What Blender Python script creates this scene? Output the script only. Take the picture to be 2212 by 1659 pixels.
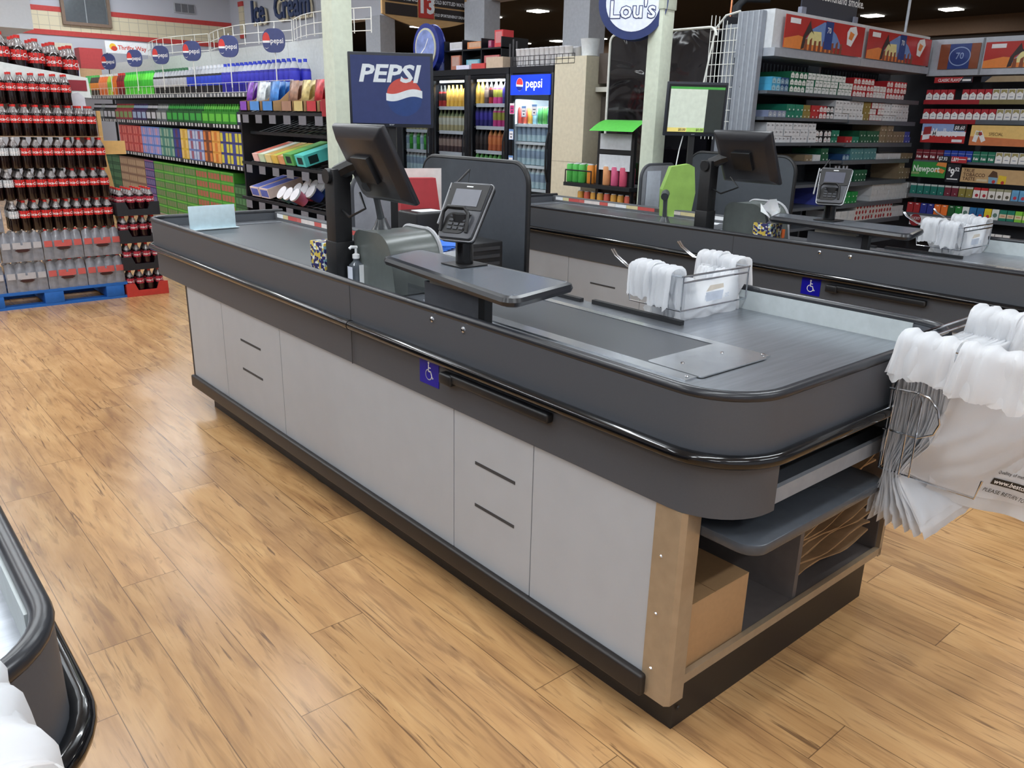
import bpy, bmesh, math, random
from mathutils import Vector, Matrix, noise
random.seed(7)
C = bpy.context.scene.collection
for o in list(bpy.data.objects): bpy.data.objects.remove(o)
PI = math.pi

# ------------------------------------------------------------------ camera
YAW, PITCH, ROLL, FPX = -0.7121, 0.3167, 0.0236, 1740.7
fw = Vector((-math.sin(YAW)*math.cos(PITCH), math.cos(YAW)*math.cos(PITCH), -math.sin(PITCH)))
rt = Vector((math.cos(YAW), math.sin(YAW), 0)); up = rt.cross(fw)
r2 = rt*math.cos(ROLL)+up*math.sin(ROLL); u2 = -rt*math.sin(ROLL)+up*math.cos(ROLL)
cam = bpy.data.cameras.new('camera'); co = bpy.data.objects.new('camera', cam); C.objects.link(co)
co.matrix_world = Matrix(((r2.x, u2.x, -fw.x, -1.3872), (r2.y, u2.y, -fw.y, -0.8774), (r2.z, u2.z, -fw.z, 1.5067), (0, 0, 0, 1)))
cam.sensor_fit = 'HORIZONTAL'; cam.sensor_width = 36; cam.lens = FPX/2212*36
cam.clip_start = 0.05; cam.clip_end = 100
bpy.context.scene.camera = co

# ------------------------------------------------------------------ world, exposure, lights
sc = bpy.context.scene
w = bpy.data.worlds.new('World'); sc.world = w; w.use_nodes = True
w.node_tree.nodes['Background'].inputs[0].default_value = (0.75, 0.85, 1.0, 1)
w.node_tree.nodes['Background'].inputs[1].default_value = 0.6
sc.view_settings.view_transform = 'Standard'; sc.view_settings.look = 'None'
sc.view_settings.gamma = 1; sc.view_settings.use_curve_mapping = False
sc.view_settings.exposure = 0.0

def area(name, loc, sx, sy, power, col=(1, 1, 1), rot=(0, 0, 0)):
    l = bpy.data.lights.new(name, 'AREA'); l.shape = 'RECTANGLE'; l.size = sx; l.size_y = sy
    l.energy = power; l.color = col
    o = bpy.data.objects.new(name, l); C.objects.link(o); o.location = loc; o.rotation_euler = rot
    return o
# fluorescent strips under the white ceiling of the front of the shop (tubes run across the lanes)
STRIPS = [(x, y) for y in (-3.2, -0.4, 2.4, 5.2, 8.0, 11.0, 14.0) for x in (-4.6, -1.2, 2.3)]
for (x, y) in STRIPS:
    area('strip_light', (x, y, 3.74), 2.4, 0.16, 50, (0.90, 0.96, 1.0))
    area('added_uplight', (x, y, 3.88), 2.4, 0.16, 26, (0.90, 0.96, 1.0), (PI, 0, 0))  # added upward light that brightens the ceiling and the walls
# recessed lamps in the dark ceiling
DOWN = [(8.185, 9.786), (8.216, 11.02), (11.935, 13.273), (11.856, 14.356), (11.912, 6.04), (10.806, 6.022), (11.896, 4.84),
        (8.304, 13.384), (8.222, 14.612), (12.084, 12.165), (8.2, 6.0), (8.2, 2.2), (7.0, 0.4)]

# ------------------------------------------------------------------ materials
def lin(c):
    return tuple(((v/255)/12.92 if v/255 <= 0.04045 else ((v/255+0.055)/1.055)**2.4) for v in c)
MC = {}
def mat(name, col, rough=0.5, metal=0.0, var=0.06, scale=30.0, bump=0.0, coat=0.0, trans=0.0, emit=0.0, stretch=None, alpha=1.0, spec=0.5, sss=0.0):
    if name in MC: return MC[name]
    m = bpy.data.materials.new(name); m.use_nodes = True; nt = m.node_tree; b = nt.nodes['Principled BSDF']
    L = lin(col)
    tc = nt.nodes.new('ShaderNodeTexCoord'); mp = nt.nodes.new('ShaderNodeMapping'); nz = nt.nodes.new('ShaderNodeTexNoise')
    nt.links.new(tc.outputs['Object'], mp.inputs[0]); nt.links.new(mp.outputs[0], nz.inputs[0])
    if stretch: mp.inputs['Scale'].default_value = stretch
    nz.inputs['Scale'].default_value = scale; nz.inputs['Detail'].default_value = 3
    r = nt.nodes.new('ShaderNodeValToRGB')
    r.color_ramp.elements[0].position = 0.3; r.color_ramp.elements[1].position = 0.7
    r.color_ramp.elements[0].color = tuple(v*(1-var) for v in L)+(1,)
    r.color_ramp.elements[1].color = tuple(min(1, v*(1+var)) for v in L)+(1,)
    nt.links.new(nz.outputs[0], r.inputs[0]); nt.links.new(r.outputs[0], b.inputs['Base Color'])
    b.inputs['Roughness'].default_value = rough; b.inputs['Metallic'].default_value = metal
    b.inputs['Coat Weight'].default_value = coat; b.inputs['Transmission Weight'].default_value = trans
    b.inputs['Specular IOR Level'].default_value = spec
    b.inputs['Alpha'].default_value = alpha
    if sss: b.inputs['Subsurface Weight'].default_value = sss; b.inputs['Subsurface Scale'].default_value = 0.01
    if emit:
        nt.links.new(r.outputs[0], b.inputs['Emission Color']); b.inputs['Emission Strength'].default_value = emit
    if bump:
        bp = nt.nodes.new('ShaderNodeBump'); bp.inputs['Strength'].default_value = bump; bp.inputs['Distance'].default_value = 0.01
        nt.links.new(nz.outputs[0], bp.inputs['Height']); nt.links.new(bp.outputs[0], b.inputs['Normal'])
    MC[name] = m; return m
def rgb(*c):
    return mat('paint_%02x%02x%02x' % c, c, 0.55)
WHITE = rgb(232, 234, 236); BLACK = mat('black_plastic', (22, 23, 26), 0.45)
FASCIA = mat('charcoal_laminate', (73, 76, 82), 0.5, var=0.03, scale=200)
BUMPER = mat('gloss_black_rubber', (10, 11, 14), 0.12, spec=.35, coat=.4)
RIM = mat('satin_black_rubber', (38, 40, 45), 0.28)
PANEL = mat('light_grey_laminate', (172, 175, 180), 0.5, var=0.02, scale=10)
DARKIN = mat('dark_carcass', (42, 40, 40), 0.6)
GREYIN = mat('grey_interior', (98, 92, 90), 0.6)
KICK = mat('black_kick_vinyl', (32, 28, 27), 0.45)
STEEL = mat('brushed_steel', (166, 171, 178), 0.30, 0.88, var=0.1, scale=6, stretch=(1, 14, 1))
STEEL2 = mat('polished_steel', (206, 210, 214), 0.22, 0.88)
CHROME = mat('chrome_wire', (200, 203, 208), 0.12, 1.0)
TAN = mat('champagne_aluminium', (164, 146, 122), 0.38, 0.3)
BELT = mat('black_belt_rubber', (66, 69, 74), 0.38, var=0.05, scale=300)
LAMTOP = mat('grey_laminate_top', (96, 102, 110), 0.22, var=0.05, scale=40)
SEAM = mat('seam_shadow_gap', (60, 60, 62), 0.7)
CARD = mat('cardboard', (172, 136, 96), 0.7, var=0.04, scale=60)
KRAFT = mat('kraft_paper', (160, 128, 92), 0.75, var=0.12, scale=20)
BAG = mat('white_bag_plastic', (236, 238, 242), 0.42, var=0.03, scale=15, bump=0.25)
_n = BAG.node_tree; _b = _n.nodes['Principled BSDF']; _o = [q for q in _n.nodes if q.type == 'OUTPUT_MATERIAL'][0]
_t = _n.nodes.new('ShaderNodeBsdfTranslucent'); _t.inputs[0].default_value = (.9, .91, .92, 1); _x = _n.nodes.new('ShaderNodeMixShader'); _x.inputs[0].default_value = .6
_n.links.new(_b.outputs[0], _x.inputs[1]); _n.links.new(_t.outputs[0], _x.inputs[2]); _n.links.new(_x.outputs[0], _o.inputs[0])
SCREEN = mat('dim_lcd', (74, 76, 88), 0.35, emit=0.12)
BLUE = mat('sign_blue', (12, 10, 150), 0.35)
CREAM = mat('cream_paint', (212, 220, 202), 0.45)
BEIGE = mat('beige_panel', (206, 198, 176), 0.55)
SHELFG = mat('charcoal_shelf', (84, 90, 98), 0.4)
SHELFB = mat('black_shelf', (18, 20, 26), 0.4)
GRAYP = mat('grey_metal_rack', (170, 176, 186), 0.35, 0.3)
WIREW = mat('white_wire', (225, 226, 220), 0.4)
GLASSM = None
def glass(name='clear_glass', tint=(1, 1, 1)):
    if name in MC: return MC[name]
    m = bpy.data.materials.new(name); m.use_nodes = True; nt = m.node_tree; nt.nodes.clear()
    o = nt.nodes.new('ShaderNodeOutputMaterial'); mx = nt.nodes.new('ShaderNodeMixShader'); t = nt.nodes.new('ShaderNodeBsdfTransparent')
    g = nt.nodes.new('ShaderNodeBsdfGlossy'); g.inputs['Roughness'].default_value = 0.03
    lw = nt.nodes.new('ShaderNodeLayerWeight'); lw.inputs[0].default_value = .5; fr = nt.nodes.new('ShaderNodeMath'); fr.operation = 'POWER'; fr.inputs[1].default_value = 4; nt.links.new(lw.outputs['Facing'], fr.inputs[0])
    t.inputs[0].default_value = tint+(1,)
    nt.links.new(fr.outputs[0], mx.inputs[0]); nt.links.new(t.outputs[0], mx.inputs[1]); nt.links.new(g.outputs[0], mx.inputs[2]); nt.links.new(mx.outputs[0], o.inputs[0])
    MC[name] = m; return m

# floor: long wood-look vinyl planks running along y
def floor_mat():
    m = bpy.data.materials.new('wood_plank_floor'); m.use_nodes = True; nt = m.node_tree; N = nt.nodes; K = nt.links
    b = N['Principled BSDF']
    g = N.new('ShaderNodeNewGeometry'); s = N.new('ShaderNodeSeparateXYZ'); K.new(g.outputs['Position'], s.inputs[0])
    def mth(op, a, bb=None, c=None):
        n = N.new('ShaderNodeMath'); n.operation = op
        for i, v in enumerate((a, bb, c)):
            if v is None: continue
            if isinstance(v, (int, float)): n.inputs[i].default_value = v
            else: K.new(v, n.inputs[i])
        return n.outputs[0]
    u = mth('DIVIDE', mth('ADD', s.outputs[0], 1.02+0.183*200), 0.183)
    row = mth('FLOOR', u); fu = mth('SUBTRACT', u, row)
    rr = mth('SUBTRACT', row, 200.0)
    v = mth('DIVIDE', mth('SUBTRACT', mth('SUBTRACT', s.outputs[1], 1.41), mth('MULTIPLY', rr, 0.31)), 1.24)
    colm = mth('FLOOR', v); fv = mth('SUBTRACT', v, colm)
    idv = N.new('ShaderNodeCombineXYZ'); K.new(row, idv.inputs[0]); K.new(colm, idv.inputs[1])
    wn = N.new('ShaderNodeTexWhiteNoise'); wn.noise_dimensions = '3D'; K.new(idv.outputs[0], wn.inputs[0])
    # grain coordinates
    off = N.new('ShaderNodeVectorMath'); off.operation = 'SCALE'; K.new(wn.outputs['Color'], off.inputs[0]); off.inputs['Scale'].default_value = 40
    ad = N.new('ShaderNodeVectorMath'); ad.operation = 'ADD'; K.new(g.outputs['Position'], ad.inputs[0]); K.new(off.outputs[0], ad.inputs[1])
    def nz(scl, sc_, det, dist=0.0):
        mp = N.new('ShaderNodeMapping'); mp.inputs['Scale'].default_value = scl; K.new(ad.outputs[0], mp.inputs[0])
        n = N.new('ShaderNodeTexNoise'); n.inputs['Scale'].default_value = sc_; n.inputs['Detail'].default_value = det; n.inputs['Distortion'].default_value = dist
        K.new(mp.outputs[0], n.inputs[0]); return n.outputs[0]
    big = nz((5, 1.1, 1), 1.8, 3, 1.2); fine = nz((26, 1.6, 1), 3.0, 5, 0.6); dark = nz((16, 1.5, 1), 1.5, 4, 1.6); knots = nz((9, 2.0, 1), 2.2, 4, 2.0)
    cr = N.new('ShaderNodeValToRGB'); e = cr.color_ramp.elements
    e[0].position = 0.28; e[0].color = lin((160, 120, 82))+(1,); e[1].position = 0.72; e[1].color = lin((208, 168, 118))+(1,)
    x = e.new(0.5); x.color = lin((190, 148, 100))+(1,)
    mixv = mth('ADD', mth('MULTIPLY', big, 0.75), mth('MULTIPLY', fine, 0.25)); K.new(mixv, cr.inputs[0])
    def mix(fac, a, colr):
        n = N.new('ShaderNodeMix'); n.data_type = 'RGBA'; n.blend_type = 'MIX'; K.new(fac, n.inputs[0]); K.new(a, n.inputs[6]); n.inputs[7].default_value = lin(colr)+(1,); return n.outputs[2]
    def ramp(src, a, bb, top=1.0):
        n = N.new('ShaderNodeMapRange'); n.inputs[1].default_value = a; n.inputs[2].default_value = bb; n.inputs[4].default_value = top; K.new(src, n.inputs[0]); return n.outputs[0]
    c1 = mix(ramp(dark, 0.54, 0.68, 0.6), cr.outputs[0], (138, 104, 74))
    c2a = mix(ramp(fine, 0.60, 0.72, 0.5), c1, (126, 90, 60)); lines = nz((34, 1.3, 1), 2.6, 6, 0.9); c2 = mix(ramp(lines, 0.63, 0.70, 0.75), c2a, (88, 64, 48))
    c3 = mix(mth('MULTIPLY', ramp(knots, 0.66, 0.76, 0.5), 1.0), c2, (100, 70, 52))
    n = N.new('ShaderNodeMix'); n.data_type = 'RGBA'; n.blend_type = 'MULTIPLY'; n.inputs[0].default_value = 1
    pv = N.new('ShaderNodeValToRGB'); pv.color_ramp.elements[0].color = (0.86, 0.84, 0.82, 1); pv.color_ramp.elements[1].color = (1.04, 1.03, 1.02, 1)
    K.new(wn.outputs['Value'], pv.inputs[0]); K.new(c3, n.inputs[6]); K.new(pv.outputs[0], n.inputs[7])
    eu = mth('MINIMUM', fu, mth('SUBTRACT', 1.0, fu)); ev = mth('MINIMUM', fv, mth('SUBTRACT', 1.0, fv))
    seam = mth('MAXIMUM', mth('LESS_THAN', eu, 0.007), mth('LESS_THAN', ev, 0.0011))
    c4 = mix(mth('MULTIPLY', seam, 0.75), n.outputs[2], (84, 62, 44))
    K.new(c4, b.inputs['Base Color']); b.inputs['Roughness'].default_value = 0.24
    b.inputs['Specular IOR Level'].default_value = 0.5
    bp = N.new('ShaderNodeBump'); bp.inputs['Strength'].default_value = 0.12; bp.inputs['Distance'].default_value = 0.002
    K.new(mth('SUBTRACT', fine, seam), bp.inputs['Height']); K.new(bp.outputs[0], b.inputs['Normal'])
    return m

# ------------------------------------------------------------------ mesh builder
class MB:
    def __init__(s): s.v = []; s.f = []; s.m = []; s.M = Matrix.Identity(4)
    def add(s, vs, fs, mi=0):
        n = len(s.v)
        for p in vs: s.v.append(tuple(s.M @ Vector(p)))
        for f in fs: s.f.append(tuple(i+n for i in f)); s.m.append(mi)
        return s
    def box(s, x0, x1, y0, y1, z0, z1, mi=0):
        return s.add([(x0, y0, z0), (x1, y0, z0), (x1, y1, z0), (x0, y1, z0), (x0, y0, z1), (x1, y0, z1), (x1, y1, z1), (x0, y1, z1)],
                     [(0, 3, 2, 1), (4, 5, 6, 7), (0, 1, 5, 4), (1, 2, 6, 5), (2, 3, 7, 6), (3, 0, 4, 7)], mi)
    def poly(s, pts, mi=0, y=0.0):      # printed shape on a face that looks to -y; pts are (x, z)
        return s.add([(a, y, b) for a, b in pts], [tuple(range(len(pts)))], mi)
    def prism(s, pts, z0, z1, mi=0, cap=True):   # pts are (x, y), counter-clockwise
        n = len(pts); vs = [(a, b, z0) for a, b in pts]+[(a, b, z1) for a, b in pts]
        fs = [(i, (i+1) % n, n+(i+1) % n, n+i) for i in range(n)]
        if cap: fs += [tuple(range(n-1, -1, -1)), tuple(range(n, 2*n))]
        return s.add(vs, fs, mi)
    def prism_y(s, pts, y0, y1, mi=0):           # pts are (x, z)
        n = len(pts); vs = [(a, y0, b) for a, b in pts]+[(a, y1, b) for a, b in pts]
        fs = [(i, (i+1) % n, n+(i+1) % n, n+i) for i in range(n)]
        fs += [tuple(range(n)), tuple(range(2*n-1, n-1, -1))]
        return s.add(vs, fs, mi)
    def lathe(s, prof, seg=12, c=(0, 0, 0)):     # prof: (r, z, matindex of the band above)
        n = len(prof); base = []; 
        for r, z, mi in prof:
            for k in range(seg):
                a = 2*PI*k/seg; base.append((c[0]+r*math.cos(a), c[1]+r*math.sin(a), c[2]+z))
        n0 = len(s.v); s.add(base, [])
        for i in range(n-1):
            for k in range(seg):
                k2 = (k+1) % seg
                s.f.append((n0+i*seg+k, n0+i*seg+k2, n0+(i+1)*seg+k2, n0+(i+1)*seg+k)); s.m.append(prof[i][2])
        s.f.append(tuple(n0+k for k in range(seg-1, -1, -1))); s.m.append(prof[0][2])
        s.f.append(tuple(n0+(n-1)*seg+k for k in range(seg))); s.m.append(prof[-1][2])
        return s
    def tube(s, path, r, seg=8, mi=0, closed=False):
        P = [Vector(p) for p in path]; n = len(P); ring = []
        prev = None
        for i, p in enumerate(P):
            a = P[(i-1) % n] if (closed or i) else P[i]; b = P[(i+1) % n] if (closed or i < n-1) else P[i]
            t = (b-a).normalized()
            ref = Vector((0, 0, 1)) if abs(t.z) < 0.9 else Vector((1, 0, 0))
            if prev is not None:
                u = prev - t*prev.dot(t)
                u = u.normalized() if u.length > 1e-5 else t.cross(ref).normalized()
            else: u = t.cross(ref).normalized()
            prev = u; vv = t.cross(u)
            rr = r[i] if isinstance(r, (list, tuple)) else r
            for k in range(seg):
                an = 2*PI*k/seg; ring.append(p+u*rr*math.cos(an)+vv*rr*math.sin(an))
        fs = []
        for i in range(n if closed else n-1):
            j = (i+1) % n
            for k in range(seg): fs.append((i*seg+k, i*seg+(k+1) % seg, j*seg+(k+1) % seg, j*seg+k))
        if not closed: fs += [tuple(range(seg-1, -1, -1)), tuple((n-1)*seg+k for k in range(seg))]
        return s.add(ring, fs, mi)
    def text(s, txt, x, z, size, mi=0, y=-0.001, shear=0.0, bold=0.0, align='LEFT', space=1.0, depth=0.0, sx=1.0):
        key = (txt, shear, bold, align, space)
        if key not in TC:
            c = bpy.data.curves.new('t', 'FONT'); c.body = txt; c.size = 1; c.shear = shear; c.offset = bold; c.align_x = align; c.space_character = space
            c.resolution_u = 2
            o = bpy.data.objects.new('t', c); C.objects.link(o)
            dg = bpy.context.evaluated_depsgraph_get(); me = bpy.data.meshes.new_from_object(o.evaluated_get(dg))
            TC[key] = ([tuple(v.co) for v in me.vertices], [tuple(p.vertices) for p in me.polygons])
            bpy.data.objects.remove(o); bpy.data.curves.remove(c); bpy.data.meshes.remove(me)
        vs, fs = TC[key]
        if depth: 
            n = len(vs)
            s.add([(x+a*size*sx, y-depth, z+b*size) for a, b, _ in vs], fs, mi)
            ed = {}
            for f in fs:
                for i in range(len(f)):
                    e = (f[i], f[(i+1) % len(f)]); ed[e] = 1
            bd = [e for e in ed if (e[1], e[0]) not in ed]
            n0 = len(s.v)
            s.add([(x+a*size*sx, y, z+b*size) for a, b, _ in vs], [])
            for a, b in bd: s.f.append((n0-n+b, n0-n+a, n0+a, n0+b)); s.m.append(mi)
            return s
        return s.add([(x+a*size*sx, y, z+b*size) for a, b, _ in vs], fs, mi)
    def disc(s, cx, cz, r, mi=0, y=-0.001, seg=24, rx=None):
        rx = rx or r
        return s.poly([(cx+rx*math.cos(2*PI*k/seg), cz+r*math.sin(2*PI*k/seg)) for k in range(seg)], mi, y)
    def stroke(s, pts, wd, mi=0, y=-0.001):
        for (a, b), (c, d) in zip(pts, pts[1:]):
            dx, dz = c-a, d-b; l = math.hypot(dx, dz) or 1; nx, nz = -dz/l*wd/2, dx/l*wd/2; ex, ez = dx/l*wd*0.3, dz/l*wd*0.3
            s.poly([(a-nx-ex, b-nz-ez), (c-nx+ex, d-nz+ez), (c+nx+ex, d+nz+ez), (a+nx-ex, b+nz-ez)], mi, y)
        return s
    def mesh(s, name, mats, bev=0.0, smooth=False, fix=True):
        me = bpy.data.meshes.new(name); me.from_pydata(s.v, [], s.f)
        for m in mats: me.materials.append(m)
        for p, mi in zip(me.polygons, s.m): p.material_index = min(mi, len(mats)-1)
        if fix or bev:
            bm = bmesh.new(); bm.from_mesh(me)
            if bev:
                bmesh.ops.remove_doubles(bm, verts=bm.verts, dist=1e-6)
                es = [e for e in bm.edges if len(e.link_faces) == 2 and e.calc_face_angle(0) > 0.7]
                bmesh.ops.bevel(bm, geom=es, offset=bev, segments=3 if bev > 0.006 else 2, affect='EDGES', profile=0.5, clamp_overlap=True)
                for f in bm.faces: f.smooth = True
            if fix: bmesh.ops.recalc_face_normals(bm, faces=[f for f in bm.faces])
            bm.to_mesh(me); bm.free()
        if smooth or bev:
            for p in me.polygons: p.use_smooth = True
            try: me.set_sharp_from_angle(angle=0.7)
            except Exception: pass
        return me
TC = {}
USED = {}
def tag(o, label, cat, group=None):
    o['label'] = label; o['category'] = cat
    if group: o['group'] = group
    USED.setdefault(label, []).append((o.name, group)); return o
def part(name, mb, mats, parent=None, bev=0.0, smooth=False, loc=None, fix=True):
    if not isinstance(mats, (list, tuple)): mats = [mats]
    o = bpy.data.objects.new(name, mb.mesh(name, mats, bev, smooth, fix) if isinstance(mb, MB) else mb); C.objects.link(o)
    if parent: o.parent = parent
    if loc: o.location = loc
    return o
def thing(name, label, cat, loc=(0, 0, 0), rz=0.0, group=None):
    o = bpy.data.objects.new(name, None); C.objects.link(o); o.empty_display_size = 0.05
    o.location = loc; o.rotation_euler = (0, 0, rz)
    return tag(o, label, cat, group)
def single(name, mb, mats, label, cat, loc=(0, 0, 0), rz=0.0, group=None, **k):
    o = part(name, mb, mats, **k); o.location = loc; o.rotation_euler = (0, 0, rz); return tag(o, label, cat, group)
def struct(name, mb, mats, **k):
    o = part(name, mb, mats, **k); o['kind'] = 'structure'; return o
def copy_tree(o, parent=None, loc=None, label=None, group=None, rz=None):
    c = o.copy(); C.objects.link(c)
    if parent: c.parent = parent
    if loc is not None: c.location = loc
    if rz is not None: c.rotation_euler = (0, 0, rz)
    if label:
        c['label'] = label; USED.setdefault(label, []).append((c.name, group))
    if group: c['group'] = group
    for ch in list(o.children): copy_tree(ch, c)
    return c
class Proto:                                       # the first placing moves the original, the next ones copy it
    def __init__(s, o): s.o = o; s.used = False
    def put(s, loc, label, group=None, rz=0.0):
        if not s.used:
            s.used = True; o = s.o; o.location = loc; o.rotation_euler = (0, 0, rz); o['label'] = label
            if group: o['group'] = group
            USED.setdefault(label, []).append((o.name, group)); return o
        return copy_tree(s.o, loc=loc, label=label, group=group, rz=rz)
def protoM(name, mb, mats, cat, **k):
    o = part(name, mb, mats, **k); o['category'] = cat; return Proto(o)
FX = -PI/2        # rotation of things whose front looks to -x

# ------------------------------------------------------------------ the room
def quad(x0, x1, y0, y1, z): return MB().box(x0, x1, y0, y1, z-0.1, z)
struct('floor', MB().box(-8, 16, -5, 22, -0.1, 0), floor_mat())
CEILW = mat('white_ceiling_tile', (205, 207, 210), 0.8, var=0.02)
struct('ceiling', MB().box(-8, 5.4, -5, 18.2, 4.2, 4.3), CEILW)
WALLG = mat('cool_grey_wall', (196, 199, 208), 0.7, var=0.02, scale=3)
CEILD = mat('dark_ceiling_paint', (22, 20, 22), 0.85)
struct('ceiling_dark', MB().box(5.6, 16, -5, 22, 3.2, 3.3), CEILD)
struct('wall_front', MB().box(-8, 16, -5.1, -5, 0, 4.3), WALLG)
struct('wall_left', MB().box(-8.1, -8, -5, 16, 0, 4.3), WALLG)
RED = mat('red_stripe_paint', (196, 66, 62), 0.6)
TILE = bpy.data.materials.new('cream_tile_band'); TILE.use_nodes = True
_n = TILE.node_tree; _b = _n.nodes['Principled BSDF']; _t = _n.nodes.new('ShaderNodeTexCoord'); _m = _n.nodes.new('ShaderNodeMapping'); _k = _n.nodes.new('ShaderNodeTexBrick')
_n.links.new(_t.outputs['Object'], _m.inputs[0]); _m.inputs['Rotation'].default_value = (PI/2, 0, 0); _n.links.new(_m.outputs[0], _k.inputs[0])
_k.offset = 0; _k.inputs['Scale'].default_value = 1; _k.inputs['Brick Width'].default_value = 0.16; _k.inputs['Row Height'].default_value = 0.15; _k.inputs['Mortar Size'].default_value = 0.005
_k.inputs['Color1'].default_value = lin((224, 214, 184))+(1,); _k.inputs['Color2'].default_value = lin((220, 209, 178))+(1,); _k.inputs['Mortar'].default_value = lin((190, 182, 160))+(1,)
_n.links.new(_k.outputs[0], _b.inputs['Base Color']); _b.inputs['Roughness'].default_value = 0.5
wb = struct('wall_back', MB().box(-8, 5.4, 15.5, 15.6, 0, 4.3), WALLG)
BAND = MB().box(1.62, 5.4, 15.485, 15.5, 2.78, 3.07)
struct('trim_1', BAND, TILE)
struct('trim_2', MB().box(1.62, 5.4, 15.48, 15.5, 3.07, 3.15), RED)
struct('trim_3', MB().box(1.62, 5.4, 15.48, 15.5, 2.70, 2.78), RED)
# framed interior window above the band
WOODF = mat('bronze_frame', (124, 104, 88), 0.5)
wf = MB(); 
for a, b, c, d in ((2.44, 3.22, 2.88, 2.93), (2.44, 3.22, 3.72, 3.77), (2.44, 2.49, 2.93, 3.72), (3.17, 3.22, 2.93, 3.72)): wf.box(a, b, 15.42, 15.5, c, d)
wo = struct('window_1', wf, WOODF); 
part('window_pane', MB().box(2.49, 3.17, 15.46, 15.475, 2.93, 3.72), mat('mirror_glass', (150, 160, 166), 0.12, 0.75), wo)
part('window_bar', MB().box(2.82, 2.835, 15.45, 15.46, 2.93, 3.72), rgb(150, 156, 160), wo)
vt = thing('ceiling_vent', 'grey three-panel louvre vent high on the wall right of the framed window', 'vent', (4.34, 15.49, 3.24))
part('frame', MB().box(0, 0.38, -0.02, 0.01, 0, 0.17), rgb(186, 188, 194), vt)
for k in range(3): part('louvre', MB().box(0.02+k*0.12, 0.12+k*0.12, -0.03, -0.015, 0.015, 0.155), rgb(112, 114, 120), vt)
# bulkhead return on the far left
bh = MB().box(-8, 1.6, 13.6, 15.5, 2.62, 4.2); struct('trim_4', bh, mat('white_lap_siding', (214, 220, 228), 0.6, var=0.02))
# side wall with the lettering, soffit over the opening
struct('wall_right', MB().box(5.4, 5.55, 11.8, 22, 0, 4.3), WALLG)
struct('trim_5', MB().box(5.4, 5.6, -5, 11.8, 2.89, 4.3), WALLG)
for i, (y0, y1) in enumerate(((11.35, 11.8), (9.95, 10.35), (7.55, 7.95), (5.75, 6.15))):
    struct('trim_%d' % (6+i), MB().box(5.3, 5.55, y0, y1, 0, 2.89 if i else 4.2), rgb(178, 182, 190))
struct('wall_far', MB().box(13, 13.1, -5, 22, 0, 2.95), mat('dark_far_wall', (34, 30, 30), 0.8))
struct('trim_10', MB().box(12.9, 13.1, -5, 22, 2.95, 3.2), mat('brown_wall_band', (92, 72, 56), 0.7))
struct('wall_end', MB().box(5.55, 16, 21.9, 22, 0, 3.3), mat('dark_far_wall', (34, 30, 30), 0.8))
for i, y in enumerate((14.95,)):
    struct('trim_11', MB().box(5.38, 5.4, 14.85, 15.05, 2.85, 3.4), TILE)
    struct('trim_12', MB().box(5.37, 5.4, 14.85, 15.05, 3.4, 3.48), RED); struct('trim_13', MB().box(5.37, 5.4, 14.85, 15.05, 2.85, 2.93), RED)
NAVY = mat('navy_letter', (44, 62, 104), 0.5); CREAMF = mat('cream_letter_back', (226, 216, 188), 0.5)
for i, (txt, y, wdt) in enumerate((('Ice', 14.36, 1), ('Cream', 13.42, 1))):
    mb = MB(); mb.text(txt, 0.02, -0.03, 0.52, 1, y=0.0, bold=0.045, depth=0.02, sx=0.92); mb.text(txt, 0, 0, 0.52, 0, y=-0.025, bold=0.018, depth=0.03, sx=0.92)
    single('wall_lettering', mb, [NAVY, CREAMF], 'navy raised word %s with cream backing on the grey wall' % txt, 'sign', (5.36, y, 3.07+i*0.0), FX, fix=False)
# square cream posts
for i, (x, y, lb) in enumerate(((1.02, 3.47, 'square cream post rising beside the candy rack, left of the blue screen'), (3.36, 3.12, 'square cream post between the round sign and the lit register screen'))):
    t = thing('support_post', lb, 'post', (x, y, 0), 0, 'cream posts behind the checkout lanes')
    t['group'] = 'cream posts behind the checkout lanes'
    part('shaft', MB().box(-0.062, 0.062, -0.062, 0.062, 0, 4.2), CREAM, t, bev=0.006)
    if i: part('upper_sleeve', MB().box(-0.07, 0.07, -0.07, 0.07, 2.25, 4.2), CREAM, t, bev=0.006)
# recessed lamps
LAMPE = mat('lamp_glow', (255, 248, 235), 0.5, emit=9)
dp = protoM('recessed_light', MB().box(-0.13, 0.13, -0.13, 0.13, -0.015, 0.0), [LAMPE], 'light')
for i, (x, y) in enumerate(DOWN):
    dp.put((x, y, 3.199), 'square recessed lamp glowing in the black ceiling', 'recessed lamps in the black ceiling')
    if i < 13: area('downlight', (x, y, 3.15), 0.3, 0.3, 18, (1, 0.95, 0.88))
for (x, y) in STRIPS:
    t = thing('strip_fixture', 'white fluorescent strip fixture under the ceiling', 'light', (x, y, 4.2), 0, 'fluorescent fixtures over the front of the shop')
    part('housing', MB().box(-1.22, 1.22, -0.1, 0.1, -0.45, -0.33), WHITE, t)
    for k in (-1, 1): part('hanger', MB().tube([(k*1.0, 0, -.33), (k*1.0, 0, 0)], .006, 6), CHROME, t)

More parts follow.
